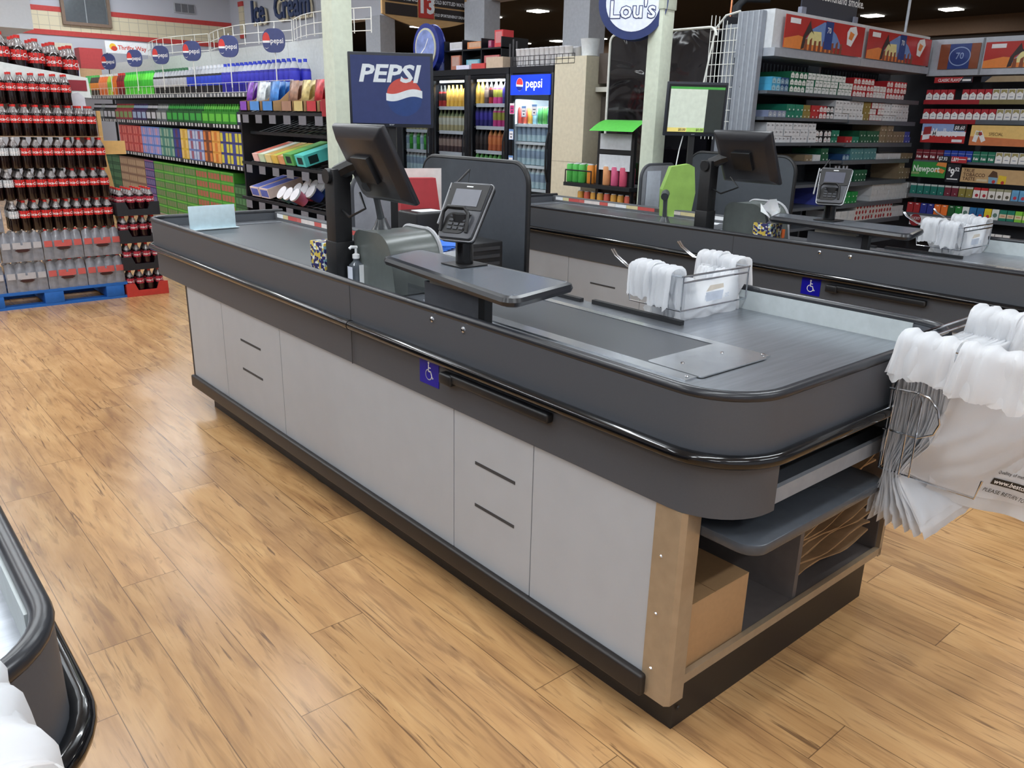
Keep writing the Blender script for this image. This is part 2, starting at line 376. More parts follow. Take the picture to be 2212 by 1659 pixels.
# ------------------------------------------------------------------ the checkout counter
def rpath(pts, radii, seg=8, closed=True):
    out = []; n = len(pts)
    for i, p in enumerate(pts):
        p = Vector(p); r = radii[i]
        if r == 0 or (not closed and i in (0, n-1)): out.append((p.x, p.y)); continue
        a = (Vector(pts[i-1])-p).normalized(); b = (Vector(pts[(i+1) % n])-p).normalized()
        s = p+a*r; e = p+b*r; cc = p+(a+b)*r
        a0 = math.atan2(s.y-cc.y, s.x-cc.x); a1 = math.atan2(e.y-cc.y, e.x-cc.x); d = (a1-a0+PI) % (2*PI)-PI
        for k in range(seg+1): t = a0+d*k/seg; out.append((cc.x+r*math.cos(t), cc.y+r*math.sin(t)))
    return out
def offset(path, d, closed=False):
    out = []; n = len(path)
    for i in range(n):
        p = Vector(path[i]); a = Vector(path[i-1]) if (i or closed) else p; b = Vector(path[(i+1) % n]) if (i < n-1 or closed) else p
        t = (b-a).normalized(); out.append((p.x-t.y*d, p.y+t.x*d))
    return out
def band(mb, path, th, z0, z1, mi=0):   # wall of given thickness to the left of the path
    q = offset(path, th); n = len(path)
    vs = [(a, b, z0) for a, b in path]+[(a, b, z1) for a, b in path]+[(a, b, z0) for a, b in q]+[(a, b, z1) for a, b in q]
    fs = []
    for i in range(n-1):
        fs += [(i, i+1, n+i+1, n+i), (2*n+i+1, 2*n+i, 3*n+i, 3*n+i+1), (n+i, n+i+1, 3*n+i+1, 3*n+i), (i+1, i, 2*n+i, 2*n+i+1)]
    fs += [(0, n, 3*n, 2*n), (n-1, 3*n-1, 4*n-1, 2*n-1)]
    return mb.add(vs, fs, mi)
ZT, ZB, ZF, ZC = 0.953, 0.803, 0.655, 0.172
W, YF, YE = 1.145, 3.86, 0.141
# right far end of the belt rail -> far end -> left side -> near end -> right side of the bagging area
P_UP = rpath([(0.80, YF), (0, YF), (0, 0), (W, 0), (W, 0.78)], [0, 0.12, 0.17, 0.15, 0], 10, False)
def seg_y(path, cond): return [p for p in path if cond(p)]
def wheelchair(parent, loc):
    mb = MB().box(0, 0.104, -0.0015, 0, 0, 0.087, 0)
    cx, cz, s = 0.052, 0.043, 0.0011
    P = lambda a, b: (cx+a*s, cz+b*s)
    mb.disc(*P(-2, 27), 4.2*s, 1, -0.002, 14)
    mb.stroke([P(-2, 21), P(-2, 2), P(9, 2), P(16, -16), P(20, -15)], 4.4*s, 1, -0.0021)
    mb.stroke([P(-2, 13), P(8, 13)], 3.4*s, 1, -0.0022)
    arc = [P(-1+15*math.cos(a), -8+15*math.sin(a)) for a in [math.radians(k) for k in range(110, 345, 12)]]
    mb.stroke(arc, 3.4*s, 1, -0.0023)
    o = part('accessible_sign', mb, [BLUE, WHITE], parent, loc=loc, fix=False); o.rotation_euler = (0, 0, FX)
    o['label'] = 'blue wheelchair symbol sticker'
    return o
def make_counter(label):
    t = thing('checkout_counter', label, 'counter', (0, 0, 0), 0, 'checkout counters')
    # body
    c = MB()
    c.box(0.03, 1.10, 1.95, YF-0.5, 0.14, ZF)           # belt-end cabinet block
    c.box(0.03, 1.10, 0.63, 1.95, 0.14, ZF); part('cabinet', c, DARKIN, t)
    e = MB()                                               # open compartments at the near end
    e.box(0.014, W-0.01, YE+0.002, 0.63, 0.14, 0.165); e.box(0.014, 0.034, YE+0.002, 0.63, 0.165, 0.80)
    e.box(W-0.03, W-0.01, YE+0.002, 0.63, 0.165, 0.80); e.box(0.622, 0.642, YE+0.01, 0.62, 0.165, 0.575)
    e.box(0.034, W-0.03, 0.61, 0.63, 0.165, 0.80)
    part('open_compartment', e, GREYIN, t)
    part('plinth', MB().box(0.071, 1.07, YE+0.004, 3.264, 0, 0.14), KICK, t)
    part('corner_bolt', MB().lathe([(0.008, 0, 0), (0.006, 0.003, 0)], 8), BLACK, t, loc=(0.09, YE, 0.06)).rotation_euler = (PI/2, 0, 0)
    # white laminate panels on the customer side
    for (a, b) in ((0.20, 0.643), (0.647, 1.015), (1.019, 2.248), (2.252, 2.881), (2.885, 3.337)):
        sp = part('side_panel', MB().box(0.0127, 0.03, a, b, ZC, ZF+0.01), PANEL, t)
        for (sa, sb, z) in ((0.72, 0.907, 0.509), (0.72, 0.907, 0.368), (2.457, 2.675, 0.512), (2.457, 2.675, 0.372)):
            if a < sa < b: part('pull_slot', MB().box(0.0115, 0.0128, sa, sb, z-0.005, z+0.005), SEAM, sp)
    part('end_panel', MB().box(0.0127, 0.8, 3.337, 3.36, ZC-0.02, ZF), DARKIN, t)
    part('corner_trim', MB().prism([(0.008, 0.205), (0.008, YE-0.012), (0.02, YE-0.022), (0.072, YE-0.022), (0.072, YE+0.004), (0.02, YE+0.004), (0.02, 0.205)], 0.115, ZF-0.001), TAN, t)
    for z in (0.20, 0.36, 0.52):
        s = part('screw', MB().lathe([(0.005, 0, 0), (0.003, 0.003, 0)], 8), CHROME, t, loc=(0.0078, 0.178, z)); s.rotation_euler = (0, -PI/2, 0)
    part('bottom_trim', MB().box(0.03, W-0.005, YE-0.012, YE+0.004, 0.146, 0.172), TAN, t)
    part('right_trim', MB().box(W-0.022, W-0.004, YE-0.012, YE+0.02, 0.14, ZF), TAN, t)
    # kick rail
    part('kick_rail', MB().box(-0.012, 0.0127, 0.19, 3.345, 0.112, 0.176), KICK, t, bev=0.009)
    # lower fascia: left side and rounded near-left corner only
    low = rpath([(0.5, YF-0.03), (0.005, YF-0.03), (0.005, 0.005), (0.19, 0.005)], [0, 0.12, 0.165, 0], 10, False)
    part('lower_fascia', band(MB(), low, 0.018, ZF, ZB-0.005), FASCIA, t, smooth=True)
    part('fascia_underside', MB().box(0.02, 0.78, 3.30, YF-0.06, ZF+0.004, ZF+0.02), DARKIN, t)
    # tray in the near end under the bumper, and the pull-out laminate shelf below
    part('bag_tray', MB().box(0.19, W-0.02, 0.025, 0.40, 0.665, 0.675), rgb(70, 73, 78), t)
    part('tray_lip', MB().box(0.19, W-0.02, 0.012, 0.025, 0.665, 0.705), rgb(140, 144, 150), t)
    part('tray_back', MB().box(0.19, W-0.02, 0.40, 0.41, 0.665, 0.84), BLACK, t)
    part('right_fascia', MB().box(W-0.02, W-0.004, 0.15, 0.8, ZF, ZB), FASCIA, t)
    sh = rpath([(0.075, 0.30), (0.075, -0.03), (0.70, -0.03), (0.70, 0.30)], [0, 0.05, 0.05, 0], 6, False)
    part('pull_out_shelf', MB().prism(sh, 0.578, 0.606), mat('dark_laminate_top', (66, 70, 76), 0.25), t, bev=0.005)
    # upper fascia
    part('upper_fascia', band(MB(), P_UP, 0.022, ZB, ZT-0.008), FASCIA, t, smooth=True)
    part('fascia_seam', MB().box(-0.0012, 0.001, 1.615, 1.618, ZF, ZT-0.01), SEAM, t)
    # bumper
    bp = offset(P_UP, -0.012); bp = [p for p in bp]
    path = [(a, b, ZB) for a, b in bp]
    part('bumper', MB().tube(path, 0.017, 12), BUMPER, t, smooth=True)
    part('bumper_joint', MB().tube([(-0.012, 1.60, ZB), (-0.012, 1.63, ZB)], 0.0185, 12), BUMPER, t, smooth=True)
    # top rim
    rim = MB(); q = offset(P_UP, 0.011)
    rim.tube([(a, b, ZT-0.006) for a, b in q], 0.0135, 10); part('top_rim', rim, RIM, t, smooth=True)
    # steel decks
    inner = offset(P_UP, 0.02)
    near = [p for p in inner if p[1] < 0.9]
    dk = [(0.02, 0.775), *[p for p in near if p[0] <= 1.12 and p[1] < 0.77], (1.125, 0.775)]
    part('bagging_deck', MB().prism(dk[::1], 0.848, 0.875), STEEL, t)
    part('front_deck', MB().box(0.02, 0.735, 0.775, 1.96, 0.848, 0.875), STEEL, t)
    part('cashier_cover', MB().box(0.02, 0.80, 1.96, 3.84, 0.87, 0.893), rgb(120, 124, 130), t)
    part('deck_backsplash', MB().box(W-0.028, W-0.022, 0.15, 0.775, 0.875, 0.942), rgb(176, 184, 186), t)
    # bagging belt and plates
    part('bagging_belt', MB().box(0.297, 0.60, 0.50, 1.52, 0.875, 0.8775), BELT, t)
    part('belt_side_strip', MB().box(0.245, 0.293, 0.33, 1.52, 0.875, 0.8795), STEEL2, t)
    part('belt_side_strip', MB().box(0.604, 0.635, 0.33, 1.52, 0.875, 0.8795), STEEL2, t)
    pl = rpath([(0.296, 0.318), (0.604, 0.318), (0.604, 0.505), (0.296, 0.505)], [0.012]*4, 4)
    part('belt_end_plate', MB().prism(pl, 0.8775, 0.881), STEEL2, t)
    for (a, b) in ((0.36, 0.43), (0.54, 0.43), (0.27, 0.345), (0.62, 0.345)):
        part('deck_screw', MB().lathe([(0.006, 0, 0), (0.004, 0.003, 0)], 10), CHROME, t, loc=(a, b, 0.881))
    part('rubber_strip', MB().box(0.716, 0.736, 0.72, 1.125, 0.875, 0.890), BLACK, t)
    part('rubber_strip', MB().box(0.70, 0.72, 1.17, 1.33, 0.875, 0.888), BLACK, t)
    # long feed belt
    part('feed_belt', MB().box(0.06, 0.715, 2.05, 3.70, 0.893, 0.8955), BELT, t)
    part('belt_edge', MB().box(0.715, 0.742, 1.96, 3.74, 0.893, 0.901), STEEL2, t)
    part('belt_edge', MB().box(0.028, 0.058, 1.96, 3.74, 0.893, 0.901), STEEL2, t)
    part('end_plate', MB().box(0.03, 0.76, 3.70, 3.83, 0.893, 0.899), STEEL, t)
    part('belt_rail', MB().box(0.745, 0.80, 1.96, 3.86, 0.89, 0.945), GRAYP if False else rgb(86, 88, 92), t, bev=0.004)
    st = MB(); rr = random.Random(3)
    y = 3.80
    cols = [(214, 216, 218), (186, 90, 84), (206, 196, 192), (196, 184, 140), (190, 84, 78), (214, 208, 204), (182, 74, 70), (70, 62, 58)]
    k = 0
    while y > 2.2:
        l = 0.05+rr.random()*0.12; st.box(0.744, 0.7455, y-l, y, 0.915, 0.938, k % 8); y -= l+0.002; k += rr.choice((1, 2, 3))
    o = part('price_strip', st, [rgb(*c) for c in cols], t); o['label'] = 'red and white price label strip'
    # handle and sign on the customer side
    hp = [(-0.016, 1.045-0.03*0, 0.763), (-0.018, 1.00, 0.757), (-0.020, 0.93, 0.755), (-0.02, 0.56, 0.757)]
    h = MB()
    for (y0, y1, z0, z1, x) in ((0.985, 1.045, 0.736, 0.772, -0.028), (0.562, 1.0, 0.746, 0.774, -0.022)): h.box(x, 0.005, y0, y1, z0, z1)
    part('pull_handle', h, BLACK, t, bev=0.007)
    wheelchair(t, (0.0045, 1.188, 0.700))
    for y in (1.112, 0.9535):
        s = part('chrome_bolt', MB().lathe([(0.010, 0, 0), (0.009, 0.003, 0), (0.004, 0.006, 0)], 12), CHROME, t, loc=(0, y, 0.919)); s.rotation_euler = (0, -PI/2, 0)
    # cabinet behind the cashier carrying the privacy panel
    part('till_cabinet', MB().box(0.86, 1.14, 1.98, 2.82, 0.0, 0.80), DARKIN, t)
    pp = rpath([(1.99, 0.80), (1.99, 1.315), (2.84, 1.315), (2.84, 0.80)], [0, 0.10, 0.10, 0], 8, False)
    mb = MB(); n = len(pp); mb.add([(1.150, a, b) for a, b in pp]+[(1.172, a, b) for a, b in pp], [tuple(range(n)), tuple(range(2*n-1, n-1, -1))]+[(i, (i+1) % n, n+(i+1) % n, n+i) for i in range(n)])
    part('privacy_panel', mb, rgb(70, 75, 82), t)
    part('panel_edge', MB().tube([(1.161, a, b) for a, b in pp], 0.013, 8), BLACK, t, smooth=True)
    # light grey board at the end of the cashier well, rounded towards the belt
    pb = rpath([(0.80, 0.66), (0.80, 1.22), (1.14, 1.22), (1.14, 0.66)], [0, 0.09, 0.02, 0], 8, False)
    part('divider_board', MB().prism_y([(a, b) for a, b in pb], 2.97, 2.995), rgb(150, 152, 160), t)
    part('board_edge', MB().tube([(a, 2.9825, b) for a, b in pb], 0.0135, 8), rgb(60, 62, 68), t, smooth=True)
    return t
LANE1 = make_counter('charcoal and light grey checkout counter nearest the camera, filling the middle')
OFF2 = Vector((2.3644, 0.0538, 0)); OFF0 = Vector((-2.404, -0.045, 0))
LANE2 = copy_tree(LANE1, loc=OFF2, label='charcoal and light grey checkout counter behind the nearest one, before the cigarette racks', group='checkout counters')
LANE0 = copy_tree(LANE1, loc=OFF0, label='charcoal checkout counter whose rounded black corner shows at the lower left', group='checkout counters')
for ch in list(LANE0.children):
    if ch.name.split('.')[0] in ('divider_board', 'board_edge'): bpy.data.objects.remove(ch)

# ------------------------------------------------------------------ register equipment
def register_monitor(label, loc):
    t = thing('register_monitor', label, 'monitor', loc, 0, 'register touch screens on black arms')
    ps = part('post', MB().box(-0.036, 0.036, -0.036, 0.036, 0, 0.44), BLACK, t, bev=0.003)
    part('post_foot', MB().box(-0.041, 0.041, -0.041, 0.041, 0, 0.17), BLACK, t, bev=0.004)
    arm = MB().tube([(0, 0.0, 0.423), (0.03, -0.06, 0.453), (0.06, -0.19, 0.493)], 0.03, 8); part('arm', arm, BLACK, t, smooth=False)
    part('knob', MB().tube([(-0.05, 0.0, 0.413), (0.05, 0, 0.413)], 0.028, 12), BLACK, t, smooth=True)
    # screen: back looks to -x and down, screen to +x and up
    c = Vector((0.05, -0.21, 0.473)); n = Vector((math.cos(-0.044)*math.cos(0.474), math.sin(-0.044)*math.cos(0.474), math.sin(0.474)))
    s = Vector((-n.y, n.x, 0)).normalized(); u = n.cross(s)
    M = Matrix((( s.x, u.x, n.x, c.x), (s.y, u.y, n.y, c.y), (s.z, u.z, n.z, c.z), (0, 0, 0, 1)))
    mb = MB(); mb.M = M
    mb.add([(-.185, -.15, 0), (.185, -.15, 0), (.185, .15, 0), (-.185, .15, 0), (-.185, -.15, -.02), (.185, -.15, -.02), (.185, .15, -.02), (-.185, .15, -.02), (-.145, -.115, -.045), (.145, -.115, -.045), (.145, .115, -.045), (-.145, .115, -.045)],
           [(0, 1, 2, 3), (0, 4, 5, 1), (1, 5, 6, 2), (2, 6, 7, 3), (3, 7, 4, 0), (4, 8, 9, 5), (5, 9, 10, 6), (6, 10, 11, 7), (7, 11, 8, 4), (8, 11, 10, 9)])
    part('screen_housing', mb, mat('monitor_back', (40, 41, 46), 0.32), t, bev=0.006)
    mb = MB(); mb.M = M; mb.box(-.06, .06, -.05, .05, -.066, -.044); part('mount_plate', mb, BLACK, t, bev=0.003)
    mb = MB(); mb.M = M; mb.box(-.16, .16, -.12, .12, 0.0, .002); part('screen_glass', mb, SCREEN, t)
    mb = MB(); mb.tube([(0.02, -0.13, 0.36), (0.0, -0.20, 0.31), (-0.01, -0.10, 0.27), (0.0, 0.0, 0.30)], 0.005, 6); part('cable', mb, BLACK, t, smooth=True)
    return t
REG = register_monitor('black register monitor seen from behind on its arm, under the blue soda screen', (0.15, 1.945, 0.877))
copy_tree(REG, loc=Vector((2.445, 1.93, 0.877)), label='black register monitor seen from behind, in front of the cigarette shelves', group='register touch screens on black arms')

def pay_stand(label, loc):
    t = thing('payment_shelf', label, 'shelf', loc, 0, 'raised payment shelves')
    ts = rpath([(0.0, 0.74), (0.285, 0.81), (0.268, 1.57), (0.09, 1.50)], [0.03, 0.02, 0.02, 0.02], 5)
    part('shelf_top', MB().prism(ts, 1.022, 1.052), LAMTOP, t)
    ed = MB().tube([(a, b, 1.037) for a, b in ts], 0.0165, 8, closed=True); part('shelf_edge', ed, RIM, t, smooth=True)
    part('front_panel', MB().box(0.095, 0.11, 1.0, 1.29, 0.875, 1.0), rgb(78, 80, 86), t)
    part('panel_bracket', MB().box(0.088, 0.118, 1.03, 1.25, 1.0, 1.022), rgb(150, 146, 136), t)
    part('support_bar', MB().box(0.088, 0.118, 0.965, 0.995, 0.875, 1.022), BLACK, t)
    return t
PSH = pay_stand('long grey raised shelf with black rounded edge carrying the nearer card terminal', (0, 0, 0))
copy_tree(PSH, loc=OFF2+Vector((0.03, -0.03, 0)), label='long grey raised shelf carrying the farther card terminal', group='raised payment shelves')

def terminal(label, loc):
    t = thing('card_terminal', label, 'card terminal', loc, 0, 'card terminals on tilting stands')
    part('base_plate', MB().box(-0.055, 0.055, -0.055, 0.055, 0, 0.004), BLACK, t, bev=0.001)
    part('stand_tube', MB().lathe([(0.029, 0.004, 0), (0.029, 0.10, 0), (0.031, 0.105, 0)], 20), mat('gloss_black_tube', (14, 14, 16), 0.15), t, smooth=True)
    c = Vector((-0.005, 0.0, 0.175)); yaw, ti = 3.50, 0.60
    n = Vector((math.cos(yaw)*math.cos(ti), math.sin(yaw)*math.cos(ti), math.sin(ti)))
    s = -Vector((-n.y, n.x, 0)).normalized(); s = s if s.cross(n).z < 0 else s
    s = Vector((0, 0, 1)).cross(n).normalized(); u = n.cross(s)
    M = Matrix(((s.x, u.x, n.x, c.x), (s.y, u.y, n.y, c.y), (s.z, u.z, n.z, c.z), (0, 0, 0, 1)))
    def pm(): m = MB(); m.M = M; return m
    br = MB(); br.tube([(0, 0.0, 0.10), (0.0, 0, 0.165)], 0.04, 14); part('tilt_bracket', br, BLACK, t, smooth=True)
    def outline(wt, wb, h, r):
        return rpath([(-wb/2, -h/2), (wb/2, -h/2), (wt/2, h/2), (-wt/2, h/2)], [r]*4, 5)
    m = pm(); m.prism(outline(.155, .125, .205, .015), -.030, -.004); part('body', m, BLACK, t, bev=0.004)
    m = pm(); m.prism(outline(.160, .134, .209, .016), -.016, -.008); part('chrome_edge', m, mat('silver_edge', (150, 152, 156), .3, .6), t, bev=0.002)
    m = pm(); m.prism(outline(.150, .122, .198, .012), -.004, .003); part('face_plate', m, mat('terminal_grey', (74, 76, 82), 0.35), t, bev=0.002)
    m = pm(); m.prism([(-.068, .0), (.068, .0), (.073, .092), (-.073, .092)], .003, .006); part('screen_bezel', m, rgb(24, 24, 26), t)
    m = pm(); m.box(-.048, .048, .012, .072, .006, .0075); part('screen', m, SCREEN, t)
    m = pm(); m.box(-.012, .012, .080, .084, .0062, .0066); part('logo', m, WHITE, t)
    m = pm(); hood = rpath([(-.052, -.085), (.03, -.085), (.03, -.012), (-.052, -.012)], [.01, .02, .025, .025], 5); m.prism(hood, .003, .006); kr = part('keypad_recess', m, rgb(14, 14, 16), t)
    m = pm(); m.tube([(-.056, -.08, .006), (-.056, -.02, .022), (-.04, -.006, .03), (.02, -.006, .03), (.036, -.02, .022), (.04, -.08, .006)], .006, 8); part('keypad_hood', m, BLACK, t, smooth=True)
    for r in range(4):
        for k in range(3):
            m = pm(); a = -.034+k*.022; b = -.030-r*.014; m.box(a, a+.016, b, b+.009, .006, .009); part('key', m, rgb(52, 54, 60), kr)
    m = pm(); m.tube([(-.085, .10, -.01), (-.085, -.05, -.01)], .004, 6); part('stylus_holder', m, rgb(150, 152, 156), t, smooth=True)
    m = pm(); m.tube([(-.075, .07, .0), (-.05, .165, -.03)], .004, 6); part('stylus', m, BLACK, t, smooth=True)
    m = pm(); m.tube([(-.05, .165, -.03), (-.035, .10, -.03)], .0015, 5); part('stylus_cord', m, BLACK, t, smooth=True)
    return t
TRM = terminal('black card terminal with keypad and stylus on the nearer grey shelf', (0.205, 1.22, 1.053))
copy_tree(TRM, loc=Vector((0.205, 1.22, 1.053))+OFF2+Vector((0.0, -0.02, 0)), label='black card terminal on the farther shelf in front of the cigarettes', group='card terminals on tilting stands')

# bag print, Pepsi screen etc.
def flat_screen(name, label, loc, yaw, tilt, build):
    t = thing(name, label, 'screen', loc, 0, 'customer display screens on poles')
    o = part('frame', MB().box(-.205, .205, 0, .022, -.172, .172), rgb(38, 42, 52), t, bev=0.004); R = (-tilt, 0, yaw)
    o.rotation_euler = R
    mb, mats = build(); p = part('display', mb, mats, t, fix=False); p.rotation_euler = R
    m = MB().text('acer', 0, -.163, .014, 0, y=-.0015, bold=0.01, align='CENTER'); q = part('maker_mark', m, rgb(170, 174, 180), t, fix=False); q.rotation_euler = R
    part('pole', MB().box(-.018, .018, .03, .066, -0.70, -0.05), BLACK, t).rotation_euler = (0, 0, yaw)
    part('pole_foot', MB().box(-.06, .06, -.01, .10, -0.715, -0.70), BLACK, t).rotation_euler = (0, 0, yaw)
    return t
def pepsi_display():
    mb = MB(); mb.box(-.192, .192, -.0008, 0.001, -.155, .158, 0)
    mb.text('PEPSI', -.158, .040, .110, 1, y=-.0022, shear=.2, bold=.03, sx=1.2)
    cx, cz, r = .064, -.03, .088
    def wave(x, off): return cz+off+.012*math.sin((x-cx)/r*2.6+0.2)
    N = 26; xs = [cx-r+2*r*k/N for k in range(N+1)]
    circ = lambda x: math.sqrt(max(0, r*r-(x-cx)**2))
    def slab(lo, hi, mi, y):
        for a, b in zip(xs, xs[1:]):
            la, lb, ha, hb = lo(a), lo(b), hi(a), hi(b)
            if ha-la > 1e-5 or hb-lb > 1e-5: mb.poly([(a, la), (b, lb), (b, max(hb, lb)), (a, max(ha, la))], mi, y)
    top = lambda x: cz+circ(x); bot = lambda x: cz-circ(x)
    cl = lambda f: (lambda x: min(max(f(x), bot(x)), top(x)))
    slab(cl(lambda x: wave(x, .026)), top, 2, -.0014)
    slab(lambda x: wave(x, -.008), lambda x: wave(x, .026), 1, -.0016)
    slab(bot, cl(lambda x: wave(x, -.008)), 3, -.0015)
    e = 0.55
    return mb, [mat('lcd_navy', (40, 48, 82), 0.3, emit=.75), mat('lcd_white', (168, 174, 178), 0.3, emit=.7), mat('lcd_red', (150, 62, 56), 0.3, emit=.7), mat('lcd_globe', (34, 52, 94), 0.3, emit=.7)]
flat_screen('display_screen', 'flat display showing white PEPSI letters and a globe on blue', (0.875, 2.70, 1.63), -0.66, -0.06, pepsi_display)
def till_display():
    mb = MB(); mb.box(-.192, .192, -.0008, .001, -.155, .158, 0)
    mb.poly([(-.18, -.118), (.07, -.118), (.07, .128), (-.18, .128)], 1, -.0012); mb.poly([(-.18, .128), (.185, .128), (.185, .143), (-.18, .143)], 2, -.0012)
    mb.poly([(-.18, -.145), (-.05, -.145), (-.05, -.118), (-.18, -.118)], 3, -.0012); mb.poly([(-.05, -.145), (.07, -.145), (.07, -.118), (-.05, -.118)], 4, -.0012)
    mb.poly([(.07, -.145), (.185, -.145), (.185, .128), (.07, .128)], 5, -.0012)
    mb.text('$0.00', -.105, -.138, .022, 6, y=-.0018, bold=.02); mb.text('$0.00', .015, -.138, .022, 6, y=-.0018, bold=.02)
    return mb, [rgb(20, 22, 26), mat('lcd_paper', (176, 184, 172), .4, emit=.7), mat('lcd_green', (62, 140, 62), .4, emit=.6), mat('lcd_orange', (206, 190, 110), .4, emit=.6), mat('lcd_lime', (160, 190, 100), .4, emit=.6), mat('lcd_dark', (44, 50, 48), .4, emit=.3), rgb(60, 60, 40)]
flat_screen('display_screen', 'flat display showing a blank till receipt with a green bar', (3.255, 2.68, 1.60), -0.66, -0.10, till_display)

# scanner hood, boxes and papers
def hood(label, loc):
    t = thing('scanner_hood', label, 'scanner', loc, 0, 'grey scanner hoods')
    pr = [(0, 0), (0.27, 0), (0.27, .205), (.22, .23), (.10, .225), (.02, .19), (0, .12)]
    # profile in (y, z) swept along x
    n = len(pr); mb = MB(); X0, X1 = 0, .22
    prs = rpath([(0, 0), (0.29, 0), (0.29, .215), (0.04, .215)], [0, 0, .05, .10], 8)
    n = len(prs); mb.add([(X0, a, b) for a, b in prs]+[(X1, a, b) for a, b in prs], [tuple(range(n)), tuple(range(2*n-1, n-1, -1))]+[(i, (i+1) % n, n+(i+1) % n, n+i) for i in range(n)])
    part('shell', mb, mat('grey_green_plastic', (92, 98, 96), 0.3), t, bev=0.004)
    part('side_frame', MB().tube([(0.225, a*1.02-.003, b*1.03) for a, b in prs], .008, 6, closed=True), rgb(170, 172, 176), t, smooth=True)
    return t
HD = hood('grey green plastic scanner hood behind the hand sanitizer bottle', (0.19, 1.62, 0.876))
copy_tree(HD, loc=Vector((0.20, 1.54, 0.876))+OFF2, label='grey green plastic scanner hood behind the farther monitor post', group='grey scanner hoods')
def gun(label, loc, grp):
    t = thing('barcode_scanner', label, 'scanner', loc, 0.6, grp)
    part('handle', MB().tube([(0, 0, 0.03), (-.03, 0, .10), (-.06, 0, .17)], [.016, .013, .015], 8), mat('scanner_grey', (78, 82, 86), .35), t, smooth=True)
    part('head', MB().tube([(-.02, 0, .185), (-.06, 0, .19), (-.12, 0, .175)], [.02, .026, .024], 10), mat('scanner_grey2', (62, 66, 70), .3), t, smooth=True)
    part('cradle', MB().lathe([(.04, 0, 0), (.03, .015, 0), (.018, .045, 0)], 12), mat('scanner_grey2', (62, 66, 70), .3), t, smooth=True)
    return t
GN = gun('grey handheld barcode scanner in its cradle on top of the scanner hood', (0.295, 1.872, 1.088), 'handheld barcode scanners')
copy_tree(GN, loc=Vector((0.40, 2.42, 0.898))+OFF2, label='grey handheld barcode scanner beside the green bag', group='handheld barcode scanners')

def tissue_mat():
    m = bpy.data.materials.new('tissue_print'); m.use_nodes = True; nt = m.node_tree; b = nt.nodes['Principled BSDF']
    tc = nt.nodes.new('ShaderNodeTexCoord'); v = nt.nodes.new('ShaderNodeTexVoronoi'); v.inputs['Scale'].default_value = 85
    r = nt.nodes.new('ShaderNodeValToRGB'); r.color_ramp.interpolation = 'CONSTANT'
    e = r.color_ramp.elements; e[0].position = 0; e[0].color = lin((34, 32, 96))+(1,); e[1].position = .42; e[1].color = lin((206, 180, 74))+(1,)
    for p, c in ((.66, (228, 230, 220)), (.82, (120, 160, 170)), (.9, (34, 32, 96))): q = e.new(p); q.color = lin(c)+(1,)
    s = nt.nodes.new('ShaderNodeSeparateColor'); nt.links.new(tc.outputs['Object'], v.inputs[0]); nt.links.new(v.outputs['Color'], s.inputs[0]); nt.links.new(s.outputs[0], r.inputs[0])
    nt.links.new(r.outputs[0], b.inputs['Base Color']); b.inputs['Roughness'].default_value = .5; return m
TM = tissue_mat(); PAPER = mat('white_tissue_paper', (238, 240, 242), .8, sss=.2)
def tissue(label, loc, grp, up_):
    t = thing('tissue_box', label, 'tissue box', loc, 0.05, grp)
    part('box', MB().box(-.056, .056, -.056, .056, 0, .125), TM, t, bev=.002)
    if up_:
        mb = MB(); n = 9; vs = []
        for i in range(n):
            for j in range(5):
                a = i/(n-1)*2-1; h = j/4; vs.append((a*(.025+.06*h)+.010*math.sin(j+i*2), .03*math.sin(a*3+h*3), .125+h*(.115-.05*a*a+.02*math.sin(i*1.7))))
        mb.add(vs, [(i*5+j, (i+1)*5+j, (i+1)*5+j+1, i*5+j+1) for i in range(n-1) for j in range(4)])
        o = part('tissue', mb, PAPER, t, smooth=True, fix=False)
    return t
tissue('small tissue box with purple and yellow pebble print left of the sanitizer', (0.20, 2.13, 0.894), 'pebble print tissue boxes', False)
tissue('tissue box with a white tissue standing up, on the farther counter', (2.60, 1.62, 0.876), 'pebble print tissue boxes', True)

t = thing('sanitizer_bottle', 'clear pump bottle of hand sanitizer with white pump beside the nearer register post', 'bottle', (0.175, 1.87, 0.876))
part('bottle_body', MB().lathe([(.026, 0, 0), (.028, .004, 0), (.028, .085, 0), (.012, .10, 0), (.012, .11, 0)], 14), mat('clear_gel', (196, 208, 222), .08, trans=.85), t, smooth=True)
part('label', MB().box(-.030, -.0285, -.02, .016, .02, .08), rgb(220, 226, 240), t); part('back_label', MB().box(-.004, .016, -.0295, -.0285, .012, .088), WHITE, t)
part('pump_collar', MB().lathe([(.014, .11, 0), (.014, .125, 0), (.005, .13, 0), (.005, .15, 0)], 12), WHITE, t, smooth=True)
part('pump_head', MB().tube([(0.005, 0, .152), (-.02, 0, .155), (-.028, 0, .148)], .006, 8), WHITE, t, smooth=True)

